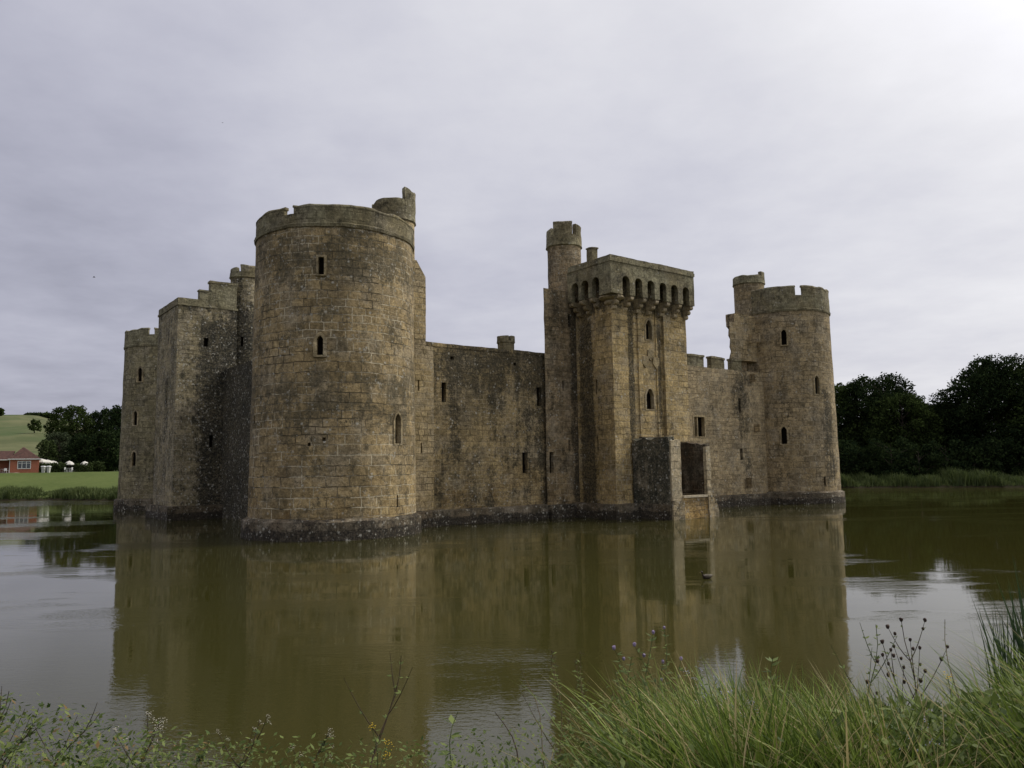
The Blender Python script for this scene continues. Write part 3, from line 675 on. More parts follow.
def quads(name, C, U, V, m, parent=None, loc=None, bend=None):
    """C centres, U/V half vectors (n,3): pointed leaf-like quads"""
    n = len(C); co = np.empty((n, 4, 3))
    co[:, 0] = C-V; co[:, 1] = C+U*0.8-V*0.1; co[:, 2] = C+V; co[:, 3] = C-U*0.8-V*0.1
    me = bpy.data.meshes.new(name); me.vertices.add(n*4); me.vertices.foreach_set('co', co.reshape(-1))
    me.loops.add(n*4); me.loops.foreach_set('vertex_index', np.arange(n*4, dtype=np.int32))
    me.polygons.add(n); me.polygons.foreach_set('loop_start', np.arange(0, n*4, 4, dtype=np.int32)); me.polygons.foreach_set('loop_total', np.full(n, 4, dtype=np.int32))
    me.update(); me.validate()
    return link(name, me, m, parent, loc)
def rnd_unit(n):
    v = RNG.normal(size=(n, 3)); return v/np.linalg.norm(v, axis=1)[:, None]
def leaf_cloud(blobs, per, size, flat=0.75):
    """blobs: (centre, radius). leaves gather near the surface, fewer inside"""
    Cs = []
    for c, r in blobs:
        k = max(12, int(per*r*r)); d = rnd_unit(k); rad = r*(0.55+0.5*RNG.random(k)**0.6)*(1+0.25*np.sin(d[:, 0]*5+c[0])*np.cos(d[:, 2]*6+c[1]))
        p = np.array(c)+d*rad[:, None]*np.array([1, 1, flat]); Cs.append(p)
    C = np.concatenate(Cs); n = len(C)
    U = rnd_unit(n); W = rnd_unit(n); V = np.cross(U, W); V /= np.linalg.norm(V, axis=1)[:, None]+1e-9
    s = size*(0.6+0.8*RNG.random(n))[:, None]
    return C, U*s*0.7, V*s
def make_tree(base, h, spread, m, per=26, size=0.42, trunk_h=0.22, nb=34, seed=1, label=None, name='tree', cat='tree', group=None, low=True, crown_shape=1.0):
    rnd = random.Random(seed); t = empty(name, base)
    tag(t, label, cat, group)
    bm = bmesh.new(); th = h*trunk_h; r0 = h*0.022+0.05
    topx, topy = rnd.uniform(-.05, .05)*h, rnd.uniform(-.05, .05)*h
    tube(bm, [(0, 0, -0.4), (0, 0, th*0.5), (topx*0.4, topy*0.4, th), (topx*0.7, topy*0.7, h*0.6), (topx, topy, h*0.88)], [r0*1.4, r0, r0*0.85, r0*0.45, r0*0.1], 8)
    blobs = []
    for i in range(nb):
        k = (i+0.5)/nb
        z = h*(trunk_h*(0.75 if low else 1.2)+(0.97-trunk_h*(0.75 if low else 1.2))*k)
        q = (z/h-trunk_h)/(1-trunk_h); q = min(1, max(0, q))
        env = spread*(sin(pi*min(1, 0.16+q*0.80))**0.6)*crown_shape if q < 0.98 else spread*0.2
        a = i*2.399+rnd.uniform(-.5, .5); d = env*rnd.uniform(0.45, 0.86)
        r = spread*rnd.uniform(0.20, 0.35)*(1.05-0.40*q)
        p = (topx*q+d*cos(a), topy*q+d*sin(a), min(z, h-r*0.7)); blobs.append((p, r))
        if i % 2 == 0:
            zs = max(th*0.7, z-d*0.6)
            tube(bm, [(topx*zs/h, topy*zs/h, zs), (p[0]*0.5, p[1]*0.5, (zs+z)/2+0.1*d), p], [r0*0.45*(1-q*0.6), r0*0.28*(1-q*0.5), 0.03], 5)
    bm_obj('trunk', bm, M_bark, t)
    C, U, V = leaf_cloud(blobs, per, size)
    # stray sprigs for a frayed outline
    k = int(len(C)*0.10); idx = RNG.integers(0, len(C), k); cen = np.array([topx*0.5, topy*0.5, h*0.55]); D = C[idx]-cen
    C2 = C[idx]+D*(0.02+0.06*RNG.random(k))[:, None]
    C = np.concatenate([C, C2]); U = np.concatenate([U, U[idx]]); V = np.concatenate([V, V[idx]])
    keep = C[:, 2] > 0.15
    quads('crown', C[keep], U[keep], V[keep], m, t)
    return t
def tree_at(px, top, d, hbase=None, spread=None, **k):
    p = at(px, top, d); z0 = ground_z(p.x, d) if hbase is None else hbase
    h = p.z-z0
    return make_tree((p.x, d, z0), h, spread or h*0.42, **k)

g = 'trees beyond the moat on the right'
RT = [(846, 384, 126, 6.5, 'dark broadleaf tree partly hidden behind the right round tower'),
      (877, 376, 122, 6.6, 'dark round-crowned tree just right of the castle, highest of that near clump'),
      (903, 394, 116, 5.2, 'shorter dark tree between the clump beside the castle and the low trees'),
      (930, 404, 124, 5.4, 'low dark tree filling the dip in the tree line on the right bank'),
      (955, 402, 118, 5.0, 'low ragged tree at the left foot of the tallest right-hand tree'),
      (990, 357, 114, 8.2, 'tallest tree on the right bank, tall ragged dark green crown'),
      (1026, 366, 112, 7.5, 'tall dark tree cut by the right edge of the photo'),
      (1070, 372, 118, 8.5, 'dark tree outside the right edge, mirrored in the moat')]
for i, (px, ty, d, sp_, lb) in enumerate(RT):
    if px > 1060: lb = 'broad dark tree furthest right along the right bank'
    tree_at(px, ty, d, spread=sp_, m=[M_leafdark, M_leafdeep][i % 2], seed=100+i, label=lb, name='broadleaf_tree', group=g, per=150, size=0.18, trunk_h=0.12, nb=84)
# understorey that closes the gaps under the crowns
for i, (px, ty, d, sp_) in enumerate([(838, 440, 113, 4.6), (862, 446, 111, 4), (890, 438, 109, 4.2), (917, 444, 108, 4), (945, 440, 108, 4.3), (972, 446, 107, 4), (1000, 438, 107, 4.6), (1030, 444, 106, 4.4)]):
    tree_at(px, ty, d, spread=sp_, m=M_leafdeep, seed=140+i, label=None, name='shrub', cat='shrub', group='dark shrubs under the right bank trees', per=140, size=0.18, trunk_h=0.05, nb=24)['label'] = \
        'dark shrub on the right bank, %s' % ['at the edge of the right round tower', 'just clear of the right round tower', 'below the highest crown near the castle', 'below the shorter tree near the castle',
         'below the dip in the tree line', 'left of the tallest tree', 'in front of the tallest tree', 'at the right edge of the photo'][i]
g = 'trees beyond the lawn on the left'
LT = [(66, 407, 182, 4.4, M_leafdark, 'tall dark tree at the left end of the clump behind the garden parasols'),
      (80, 405, 176, 4.8, M_leafdark, 'tallest dark tree of the left clump, rounded double-humped crown'),
      (97, 411, 186, 4.6, M_leafdeep, 'dark tree in the middle of the left clump, slightly lower crown'),
      (112, 408, 178, 4.6, M_leafdeep, 'dark tree standing close to the left round tower'),
      (126, 405, 172, 4.8, M_leafdeep, 'dark tree partly hidden behind the left round tower'),
      (60, 432, 168, 3.6, M_leafgrey, 'pale grey-green tree at the foot of the hill, left of the dark clump'),
      (88, 434, 164, 4.0, M_leafdeep, 'low very dark tree behind the two garden parasols'),
      (108, 430, 162, 4.2, M_leafdeep, 'low very dark tree by the lawn next to the castle'),
      (48, 440, 160, 2.4, M_leafhedge, 'small bushy tree between the brick cottage and the dark clump')]
for i, (px, ty, d, sp_, mm, lb) in enumerate(LT):
    tree_at(px, ty, d, spread=sp_, m=mm, seed=200+i, label=lb, name='broadleaf_tree', group=g, per=150, size=0.21, trunk_h=0.10, nb=60)
tree_at(35, 419.5, 335, spread=2.9, m=M_leafdark, seed=230, label='lone small round tree on the grassy hillside above the cottage', name='broadleaf_tree', group='trees on the far hill', per=26, size=0.6, nb=24)
tree_at(-3, 408, 420, spread=3.6, m=M_leafdark, seed=231, label='distant dark tree on the hilltop at the left edge of the photo', name='broadleaf_tree', group='trees on the far hill', per=14, size=1.0, nb=24)
for i, px in enumerate((29, 34, 39, 44, 49, 54)):
    tree_at(px, 413.5+random.uniform(0, 1.5), 470, spread=4.2, m=M_leafdark, seed=240+i, label='tiny distant tree in the row along the hilltop skyline', name='broadleaf_tree', group='row of trees along the hilltop', per=10, size=1.2, nb=16)

# tall reeds and rank grass along the far banks
def blades(name, N, xy, h0, h1, w, m, lean=0.25, segs=3, dirs=None, z=None, hfun=None, curl=1.0, leand=None):
    """curved tapering blades as one object"""
    X = xy[:, 0]; Y = xy[:, 1]; N = len(X)
    Z = np.array([ground_z(x, y) for x, y in xy]) if z is None else z
    H = h0+(h1-h0)*RNG.random(N)
    if hfun is not None: H = H*hfun(X, Y)
    a = RNG.random(N)*2*pi
    if leand is None: LD = np.stack([np.cos(a), np.sin(a)], 1)
    else:
        LD = np.stack([np.cos(a), np.sin(a)], 1)*1.15+np.array(leand)[None, :]; LD /= np.linalg.norm(LD, axis=1)[:, None]+1e-9
    L = H*lean*(0.3+1.2*RNG.random(N)); b = RNG.random(N)*2*pi; W = w*(0.6+0.8*RNG.random(N))
    side = np.stack([np.cos(b), np.sin(b)], 1)
    co = np.zeros((N, segs*2+1, 3))
    for s in range(segs+1):
        k = s/segs; off = LD*(L*k**(1.6*curl))[:, None]
        cx = X+off[:, 0]; cy = Y+off[:, 1]; cz = Z-0.05+H*(k-0.22*k**3*np.minimum(1, (L/H)))
        ww = W*(1-k**1.5)*0.5+W*0.05
        if s < segs:
            co[:, 2*s] = np.stack([cx-side[:, 0]*ww, cy-side[:, 1]*ww, cz], 1); co[:, 2*s+1] = np.stack([cx+side[:, 0]*ww, cy+side[:, 1]*ww, cz], 1)
        else: co[:, 2*s] = np.stack([cx, cy, cz], 1)
    nv = segs*2+1; idx = []
    for s in range(segs-1): idx.append([2*s, 2*s+1, 2*s+3, 2*s+2])
    base = (np.arange(N)*nv)[:, None]
    q = np.concatenate([base+np.array(i)[None, :] for i in idx], 1).reshape(-1) if idx else np.zeros(0, int)
    tr = (base+np.array([2*segs-2, 2*segs-1, 2*segs])[None, :]).reshape(-1)
    nq = N*(segs-1); loops = np.concatenate([q, tr]).astype(np.int32)
    me = bpy.data.meshes.new(name); me.vertices.add(N*nv); me.vertices.foreach_set('co', co.reshape(-1))
    me.loops.add(len(loops)); me.loops.foreach_set('vertex_index', loops)
    ls = np.concatenate([np.arange(nq)*4, nq*4+np.arange(N)*3]).astype(np.int32); lt = np.concatenate([np.full(nq, 4), np.full(N, 3)]).astype(np.int32)
    me.polygons.add(nq+N); me.polygons.foreach_set('loop_start', ls); me.polygons.foreach_set('loop_total', lt)
    me.polygons.foreach_set('use_smooth', np.ones(nq+N, dtype=bool)); me.update(); me.validate()
    return link(name, me, m)
def strip(x0, x1, n, d0, d1):
    x = RNG.uniform(x0, x1, n); y = np.array([shore(v) for v in x])+RNG.uniform(d0, d1, n); return np.stack([x, y], 1)
def lump(X, Y): return 0.7+0.45*np.sin(X*0.55+1)*np.sin(X*0.21+Y*0.2)+0.25*np.sin(X*1.9)
tag(blades('reed_bed', 0, strip(-110, -44, 26000, -0.3, 6.5), 0.7, 1.25, 0.13, M_reed, 0.35, 2, hfun=lump), 'bank of rank green reeds between the lawn and the water on the left', 'reeds', kind='stuff')
tag(blades('reed_bed', 0, strip(38, 125, 30000, -0.3, 7.0), 1.1, 1.9, 0.14, M_reed, 0.35, 2, hfun=lump), 'bank of tall green reeds below the trees on the right', 'reeds', kind='stuff')

# ------------------------------------------------------------------ cottage and garden on the far left
M_brick, t, b = mat('red_brick')
tc = t.new('ShaderNodeTexCoord'); k = t.new('ShaderNodeTexBrick'); mp = t.new('ShaderNodeMapping'); mp.inputs['Rotation'].default_value = (radians(90), 0, 0)
t.l.new(tc.outputs['Object'], mp.inputs[0]); t.l.new(mp.outputs[0], k.inputs['Vector']); k.inputs['Scale'].default_value = 1
k.inputs['Brick Width'].default_value = 0.22; k.inputs['Row Height'].default_value = 0.075; k.inputs['Mortar Size'].default_value = 0.008
k.inputs['Color1'].default_value = (0.25, 0.062, 0.032, 1); k.inputs['Color2'].default_value = (0.33, 0.09, 0.042, 1); k.inputs['Mortar'].default_value = (0.30, 0.18, 0.12, 1)
t.put(k.outputs['Color'], b.inputs['Base Color']); b.inputs['Roughness'].default_value = 0.9
M_tile = simple('clay_roof_tiles', (0.070, 0.034, 0.026), 0.85, 0.3, 2.5)
M_white = simple('white_paint', (0.58, 0.58, 0.56), 0.5, 0.05, 5)
M_canvas = simple('cream_canvas', (0.58, 0.56, 0.50), 0.85, 0.05, 3)
M_glass = simple('window_glass', (0.05, 0.06, 0.07), 0.12, 0.2, 2, spec=0.6)
M_bin = simple('grey_plastic', (0.42, 0.42, 0.38), 0.6, 0.1, 5)
M_darkwood = simple('dark_timber', (0.07, 0.05, 0.035), 0.8, 0.3, 5)

D = 147.0
pc = at(24, 471.5, D); zc_ = ground_z(pc.x, D)
cot = empty('brick_cottage', (pc.x, D, zc_), radians(30)); tag(cot, 'small red brick cottage with hipped clay tile roof and white-framed window on the far lawn', 'cottage')
hw = 2.30; wall_h = 2.5
bm = bmesh.new(); box(bm, -hw, hw, 0, 5.5, -0.4, wall_h); bm_obj('wall', bm, M_brick, cot)
bm = bmesh.new(); e = 0.3
v = [bm.verts.new(p) for p in ((-hw-e, -e, wall_h+0.1), (hw+e, -e, wall_h+0.1), (hw+e, 5.8, wall_h+0.1), (-hw-e, 5.8, wall_h+0.1), (-0.4, 2.6, wall_h+2.3), (-0.2, 3.4, wall_h+2.3), (-hw-e, -e, wall_h+0.02), (hw+e, -e, wall_h+0.02), (hw+e, 5.8, wall_h+0.02), (-hw-e, 5.8, wall_h+0.02))]
for f in ((0, 1, 4), (1, 2, 5, 4), (2, 3, 5), (3, 0, 4, 5), (0, 6, 7, 1), (1, 7, 8, 2), (2, 8, 9, 3), (3, 9, 6, 0), (6, 9, 8, 7)): bm.faces.new([v[i] for i in f])
bm_obj('roof', bm, M_tile, cot)
bm = bmesh.new(); box(bm, -hw-0.34, hw+0.34, -0.42, -0.31, wall_h-0.06, wall_h+0.12); box(bm, -hw-0.05, -hw+0.03, -0.1, -0.02, 0, wall_h-0.07); bm_obj('gutter', bm, M_white, cot)
bm = bmesh.new(); wx0, wx1, wz0, wz1 = -1.1, 1.05, 0.72, 2.2
for x0, x1, z0, z1 in ((wx0, wx0+0.12, wz0, wz1), (wx1-0.12, wx1, wz0, wz1), (wx0+0.12, wx1-0.12, wz0, wz0+0.12), (wx0+0.12, wx1-0.12, wz1-0.12, wz1), (-0.42, -0.32, wz0+0.12, wz1-0.12), (0.28, 0.38, wz0+0.12, wz1-0.12)):
    box(bm, x0, x1, -0.10, 0.02, z0, z1)
box(bm, wx0+0.12, wx1-0.12, -0.085, 0.0, 1.72, 1.80)
wf = bm_obj('window', bm, M_white, cot)
bm = bmesh.new(); box(bm, wx0+0.1, wx1-0.1, -0.03, -0.012, wz0+0.1, wz1-0.1); bm_obj('pane', bm, M_glass, wf)
# lower wing to the left with an open veranda
bm = bmesh.new(); box(bm, -9.5, -hw-0.02, 2.2, 5.3, -0.4, 2.35); bm_obj('wing_wall', bm, M_brick, cot)
bm = bmesh.new()
v = [bm.verts.new(p) for p in ((-9.9, -0.1, 2.45), (-hw+0.0, -0.1, 2.45), (-hw, 5.7, 2.45), (-9.9, 5.7, 2.45), (-9.9, 2.8, 4.1), (-1.6, 2.8, 4.1), (-9.9, -0.1, 2.36), (-hw, -0.1, 2.36))]
for f in ((0, 1, 5, 4), (2, 3, 4, 5), (0, 4, 3), (0, 6, 7, 1)): bm.faces.new([v[i] for i in f])
bm_obj('wing_roof', bm, M_tile, cot)
for x in (-8.6, -5.7):
    bm = bmesh.new(); box(bm, x-0.07, x+0.07, 0.05, 0.19, -0.3, 2.36); bm_obj('veranda_post', bm, M_white, cot)
bm = bmesh.new(); box(bm, -9.9, -hw-0.36, -0.22, -0.11, 2.34, 2.50); bm_obj('wing_gutter', bm, M_white, cot)
bm = bmesh.new(); box(bm, -14, -0.5, -1.6, -0.1, -0.1, 0.06); tag(bm_obj('path', bm, simple('pale_gravel', (0.36, 0.33, 0.27), 0.95, 0.2, 3), loc=(pc.x, D-0.4, zc_)), kind='structure')

def parasol(px, topy, basey, d, w, lb):
    p = at(px, topy, d); z0 = ground_z(p.x, d); h = p.z-z0
    o = empty('parasol', (p.x, d, z0)); tag(o, lb, 'parasol', 'cream garden parasols')
    bm = bmesh.new(); tube(bm, [(0, 0, 0), (0, 0, h)], 0.03, 8); lathe(bm, 0, 0, [(0, 0), (0.25, 0), (0.25, 0.08), (0, 0.1)], 14); bm_obj('pole', bm, M_darkwood, o)
    bm = bmesh.new(); lathe(bm, 0, 0, [(0.02, h), (w*0.30, h-0.22), (w*0.5, h-0.62), (w*0.5, h-0.78), (w*0.49, h-0.76), (w*0.49, h-0.64), (w*0.29, h-0.26), (0.02, h-0.05)], 8); bm_obj('canopy', bm, M_canvas, o)
for a in ((69.5, 460.8, 471, 151, 1.75, 'cream garden parasol, open, left one of the two standing apart before the dark trees'),
          (84.8, 461.2, 471, 153, 1.75, 'cream garden parasol, open, right one of the two standing apart before the dark trees'),
          (41.5, 458.6, 471, 152, 2.6, 'large cream parasol touching the right end of the brick cottage'),
          (47.5, 459.6, 471, 155, 2.3, 'cream parasol in the middle of the overlapping group beside the cottage'),
          (53, 460.6, 471, 158, 2.2, 'cream parasol furthest from the cottage in the overlapping group')):
    parasol(*a)
def litter_bin(px, d, lb):
    p = at(px, 471.6, d); o = empty('litter_bin', (p.x, d, ground_z(p.x, d))); tag(o, lb, 'bin', 'grey bins by the cottage')
    bm = bmesh.new(); lathe(bm, 0, 0, [(0, 0), (0.26, 0), (0.36, 1.0), (0, 1.0)], 4, a0=pi/4, a1=pi/4+2*pi); bm_obj('body', bm, M_bin, o)
    bm = bmesh.new(); lathe(bm, 0, 0, [(0, 1.02), (0.46, 1.02), (0.46, 1.10), (0.30, 1.22), (0, 1.24)], 4, a0=pi/4, a1=pi/4+2*pi); bm_obj('lid', bm, M_white, o)
litter_bin(43.2, 143, 'pale grey wheeled bin on the lawn edge, the one nearer the cottage'); litter_bin(48.6, 143, 'pale grey wheeled bin on the lawn edge, the one farther from the cottage')
def garden_set(px, d, lb):
    p = at(px, 471.5, d); o = empty('garden_table', (p.x, d, ground_z(p.x, d))); tag(o, lb, 'table')
    bm = bmesh.new(); lathe(bm, 0, 0, [(0, .70), (.5, .70), (.5, .74), (0, .74)], 16); bm_obj('tabletop', bm, M_white, o)
    for sx in (-.3, .3):
        for sy in (-.3, .3):
            bm = bmesh.new(); tube(bm, [(sx, sy, 0), (sx*0.8, sy*0.8, .70)], 0.025, 6); bm_obj('leg', bm, M_white, o)
def chair(px, d, rz, lb, grp):
    p = at(px, 471.5, d); o = empty('garden_chair', (p.x, d, ground_z(p.x, d)), rz); tag(o, lb, 'chair', grp)
    bm = bmesh.new(); box(bm, -.22, .22, -.22, .22, .42, .46); bm_obj('seat', bm, M_white, o)
    bm = bmesh.new(); box(bm, -.22, .22, .19, .22, .47, .88); bm_obj('backrest', bm, M_white, o)
    for sx in (-.19, .19):
        for sy in (-.19, .19):
            bm = bmesh.new(); box(bm, sx-.02, sx+.02, sy-.02, sy+.02, -.02, .419); bm_obj('leg', bm, M_white, o)
garden_set(68.5, 148, 'white round garden table under the left of the two separate parasols')
chair(66.0, 147.5, 1.6, 'white garden chair left of the small white garden table', 'chairs in the garden')
chair(71.0, 147.5, -1.6, 'white garden chair right of the small white garden table', 'chairs in the garden')
garden_set(2.5, 145.5, 'white round table on the cottage veranda at the left edge')
chair(5.5, 145.2, 0.6, 'white chair on the veranda close to the cottage wall', 'chairs in the garden')
chair(7.7, 145.0, -0.9, 'white chair at the brick corner of the cottage veranda', 'chairs in the garden')

def hedge(px0, px1, top, d, lb):
    a = at(px0, top, d); b2 = at(px1, top, d); z0 = ground_z(a.x, d); o = empty('hedge', ((a.x+b2.x)/2, d, z0)); tag(o, lb, 'hedge', 'clipped hedges by the lawn')
    w = (b2.x-a.x)/2; h = a.z-z0; bl = []
    n = max(4, int(w*3))
    for i in range(n):
        x = -w+2*w*(i+.5)/n
        for z in (h*0.25, h*0.68): bl.append(((x, random.uniform(-.3, .3), z), h*0.38))
    C, U, V = leaf_cloud(bl, 260, 0.16, 0.9); quads('foliage', C, U, V, M_leafhedge, o)
    bm = bmesh.new()
    for i in range(n): tube(bm, [(-w+2*w*(i+.5)/n, 0, -0.2), (-w+2*w*(i+.3)/n, .1, h*0.7)], 0.04, 5)
    bm_obj('stem', bm, M_bark, o)
hedge(38.8, 52, 463.5, 150, 'dark clipped hedge under the group of parasols beside the cottage')
hedge(52, 64.5, 462.5, 149, 'rounded olive hedge left of the left separate parasol')
hedge(75.5, 92, 463.2, 149, 'long low hedge below the right separate parasol')
hedge(90, 103, 462.0, 151, 'grey-green hedge end near the dark trees')

# ------------------------------------------------------------------ duck and birds
M_duckd = simple('brown_feathers', (0.045, 0.032, 0.022), 0.7, 0.4, 30); M_duckp = simple('pale_feathers', (0.13, 0.11, 0.08), 0.7, 0.2, 30); M_bill = simple('bill', (0.25, 0.18, 0.05), 0.5)
r_ = ray(707, 578.5); kk = -CH/r_.z; dk = empty('duck', (r_.x*kk, r_.y*kk, 0), radians(200)); tag(dk, 'small brown duck swimming on the moat in front of the gate tower', 'duck')
def loft(secs, n=12):
    bm = bmesh.new(); rings = []
    for c, ry, rz in secs: rings.append([bm.verts.new((c[0], c[1]+ry*cos(2*pi*k/n), c[2]+rz*sin(2*pi*k/n))) for k in range(n)])
    for i in range(len(rings)-1):
        for k in range(n): bm.faces.new((rings[i][k], rings[i][(k+1) % n], rings[i+1][(k+1) % n], rings[i+1][k]))
    bm.faces.new(list(reversed(rings[0]))); bm.faces.new(rings[-1]); bmesh.ops.recalc_face_normals(bm, faces=bm.faces)
    for f in bm.faces: f.smooth = True
    return bm
bm_obj('body', loft([((-.21, 0, .105), .012, .006), ((-.17, 0, .085), .04, .022), ((-.10, 0, .055), .075, .055), ((0, 0, .045), .09, .07), ((.08, 0, .05), .08, .065), ((.13, 0, .08), .05, .05),
    ((.15, 0, .125), .032, .035), ((.155, 0, .165), .030, .032), ((.165, 0, .20), .036, .036), ((.195, 0, .205), .032, .032), ((.215, 0, .195), .018, .016)]), M_duckd, dk)
bm_obj('bill', loft([((.205, 0, .192), .016, .012), ((.24, 0, .184), .017, .006), ((.262, 0, .182), .010, .004)], 8), M_bill, dk)
for s in (-1, 1):
    bm_obj('wing', loft([((.07, s*.068, .075), .012, .03), ((0, s*.084, .08), .014, .042), ((-.09, s*.07, .085), .012, .035), ((-.19, s*.02, .10), .006, .010)], 8), M_duckp, dk)
def bird(px, py, d, span, rz, lb):
    p = at(px, py, d); o = empty('bird', p, rz); tag(o, lb, 'bird', 'birds in the sky')
    bm_obj('body', loft([((-.16, 0, 0), .02, .008), ((-.08, 0, 0), .03, .025), ((.03, 0, 0), .04, .035), ((.11, 0, .01), .026, .026), ((.16, 0, .01), .008, .007)], 8), M_duckd, o)
    for s in (-1, 1):
        bm = bmesh.new(); v = [bm.verts.new(q) for q in ((.07, s*.03, .02), (.09, s*span*.25, .09), (-.02, s*span*.5, .04), (-.05, s*span*.3, .06), (-.06, s*.03, .015))]
        w_ = [bm.verts.new((q.co.x, q.co.y, q.co.z-0.012)) for q in v]; bm.faces.new(v); bm.faces.new(list(reversed(w_)))
        for i in range(5): bm.faces.new((v[i], w_[i], w_[(i+1) % 5], v[(i+1) % 5]))
        bmesh.ops.recalc_face_normals(bm, faces=bm.faces)
        bm_obj('wing', bm, M_duckd, o)
bird(94, 277.3, 95, 0.6, 0.3, 'tiny dark bird flying in the sky left of the near round tower')
bird(222.5, 122.8, 170, 0.5, 1.2, 'very faint bird high in the sky above the near round tower')

# ------------------------------------------------------------------ foreground vegetation
M_grass = leafmat('bank_grass', (0.048, 0.082, 0.012), (0.235, 0.310, 0.055), 0.3, hue=(0.42, 0.34, 0.16), sc=1.6)
M_grassdk = leafmat('deep_grass', (0.028, 0.052, 0.010), (0.110, 0.155, 0.034), 0.3, sc=1.5)
M_herb = leafmat('herb_leaves', (0.060, 0.092, 0.022), (0.175, 0.215, 0.060), 0.3, sc=2.5)
M_straw = leafmat('straw_stalks', (0.20, 0.16, 0.07), (0.46, 0.38, 0.20), 0.2)
M_iris = leafmat('iris_leaves', (0.020, 0.042, 0.016), (0.050, 0.085, 0.032), 0.25, sc=2)
M_bramble = leafmat('bramble_leaves', (0.035, 0.062, 0.014), (0.160, 0.195, 0.052), 0.3, hue=(0.20, 0.13, 0.05), sc=3)
M_stem = simple('dry_stem', (0.16, 0.12, 0.06), 0.8, 0.3, 20); M_stemdk = simple('dark_stem', (0.055, 0.035, 0.022), 0.8, 0.3, 20); M_stemgr = simple('green_stem', (0.09, 0.11, 0.04), 0.7, 0.3, 20)
M_purple = simple('purple_petals', (0.22, 0.17, 0.27), 0.8, 0.2, 40); M_pale = simple('pale_petals', (0.50, 0.46, 0.38), 0.8, 0.1, 40); M_yellow = simple('yellow_petals', (0.62, 0.42, 0.03), 0.7, 0.1, 40)
M_blue = simple('lilac_petals', (0.42, 0.44, 0.62), 0.8, 0.1, 40); M_seed = simple('dark_seedhead', (0.05, 0.032, 0.025), 0.9, 0.3, 40)

def hveg(X, Y):
    """how tall the growth stands, by place along the bank"""
    return np.interp(X/np.maximum(Y, .5)*4.5, [-3.5, -2.6, -1.9, -0.6, -0.15, 0.25, 0.7, 1.3, 1.7, 2.3, 2.7, 3.1, 4], [0.78, 0.72, 0.56, 0.52, 0.56, 0.58, 0.70, 0.74, 0.66, 0.62, 0.70, 0.80, 0.80])
def scatter(n, x0, x1, y0, y1):
    y = y0+(y1-y0)*RNG.random(n)**0.9; x = (x0+(x1-x0)*RNG.random(n))*y/4.5
    return np.stack([x, y], 1)
# clumped tussocks lean to the left
def tussocks(k, per, x0, x1, y0, y1, rad):
    c = scatter(k, x0, x1, y0, y1); p = np.repeat(c, per, 0)+RNG.normal(size=(k*per, 2))*rad; return p
pts = np.concatenate([tussocks(210, 52, 0.74, 2.15, 2.9, 6.6, 0.06), tussocks(60, 45, 2.0, 3.7, 2.9, 6.0, 0.05)])
tag(blades('grass', 0, pts, 0.62, 1.22, 0.0115, M_grass, 0.62, 5, hfun=hveg, leand=(-0.9, 0.1)), 'long pale green grass arching to the left along the near bank', 'grass', kind='stuff')
pts = tussocks(70, 16, 0.5, 3.5, 3.0, 6.4, 0.10)
tag(blades('straw', 0, pts, 0.75, 1.30, 0.006, M_straw, 0.5, 5, hfun=hveg, leand=(-0.5, 0.0)), 'dry straw-coloured stalks scattered through the long grass', 'grass', kind='stuff')
pts = tussocks(90, 14, -3.4, 0.7, 3.4, 6.4, 0.09)
tag(blades('bank_grass', 0, pts, 0.5, 0.95, 0.009, M_grass, 0.6, 5, hfun=hveg), 'thin grass tufts among the weeds on the left of the bank', 'grass', kind='stuff')
pts = scatter(30000, -3.6, 3.7, 2.9, 8.4)
tag(blades('undergrowth', 0, pts, 0.30, 0.75, 0.010, M_grassdk, 0.5, 4, hfun=hveg), 'short dark green grass filling the near bank', 'grass', kind='stuff')
# low leafy ground cover
def groundcover(n, x0, x1, y0, y1, size, m, name, lb, hf=0.7):
    xy = scatter(n, x0, x1, y0, y1); z = np.array([ground_z(a, b_) for a, b_ in xy]); H = hveg(xy[:, 0], xy[:, 1])*hf*RNG.random(n)**0.6
    C = np.stack([xy[:, 0], xy[:, 1], z+H], 1)
    U = rnd_unit(n); U[:, 2] *= 0.4; W = rnd_unit(n); W[:, 2] += 1.2; V = np.cross(U, W); V /= np.linalg.norm(V, axis=1)[:, None]; U /= np.linalg.norm(U, axis=1)[:, None]
    s = size*(0.5+RNG.random(n))[:, None]
    tag(quads(name, C, U*s*0.55, V*s, m), lb, 'ground cover', kind='stuff')
groundcover(15000, -3.7, 3.7, 2.9, 8.0, 0.020, M_herb, 'leafy_undergrowth', 'low leafy weeds mixed through the near bank', 0.72)
groundcover(11000, 1.7, 3.7, 3.2, 6.5, 0.026, M_herb, 'leafy_undergrowth', 'broader weed leaves at the right end of the near bank', 0.85)
groundcover(5000, -3.7, 0.7, 3.0, 5.6, 0.026, M_herb, 'leafy_undergrowth', 'broader weed leaves low on the left of the bank', 0.55)
groundcover(9500, -3.7, 0.7, 3.2, 6.5, 0.013, M_herb, 'leafy_undergrowth', 'small-leaved weeds along the bank left of the long grass', 1.0)
groundcover(5200, -3.7, -1.7, 3.2, 6.0, 0.015, M_bramble, 'leafy_undergrowth', 'bramble leaves in the bottom left corner of the bank', 0.95)

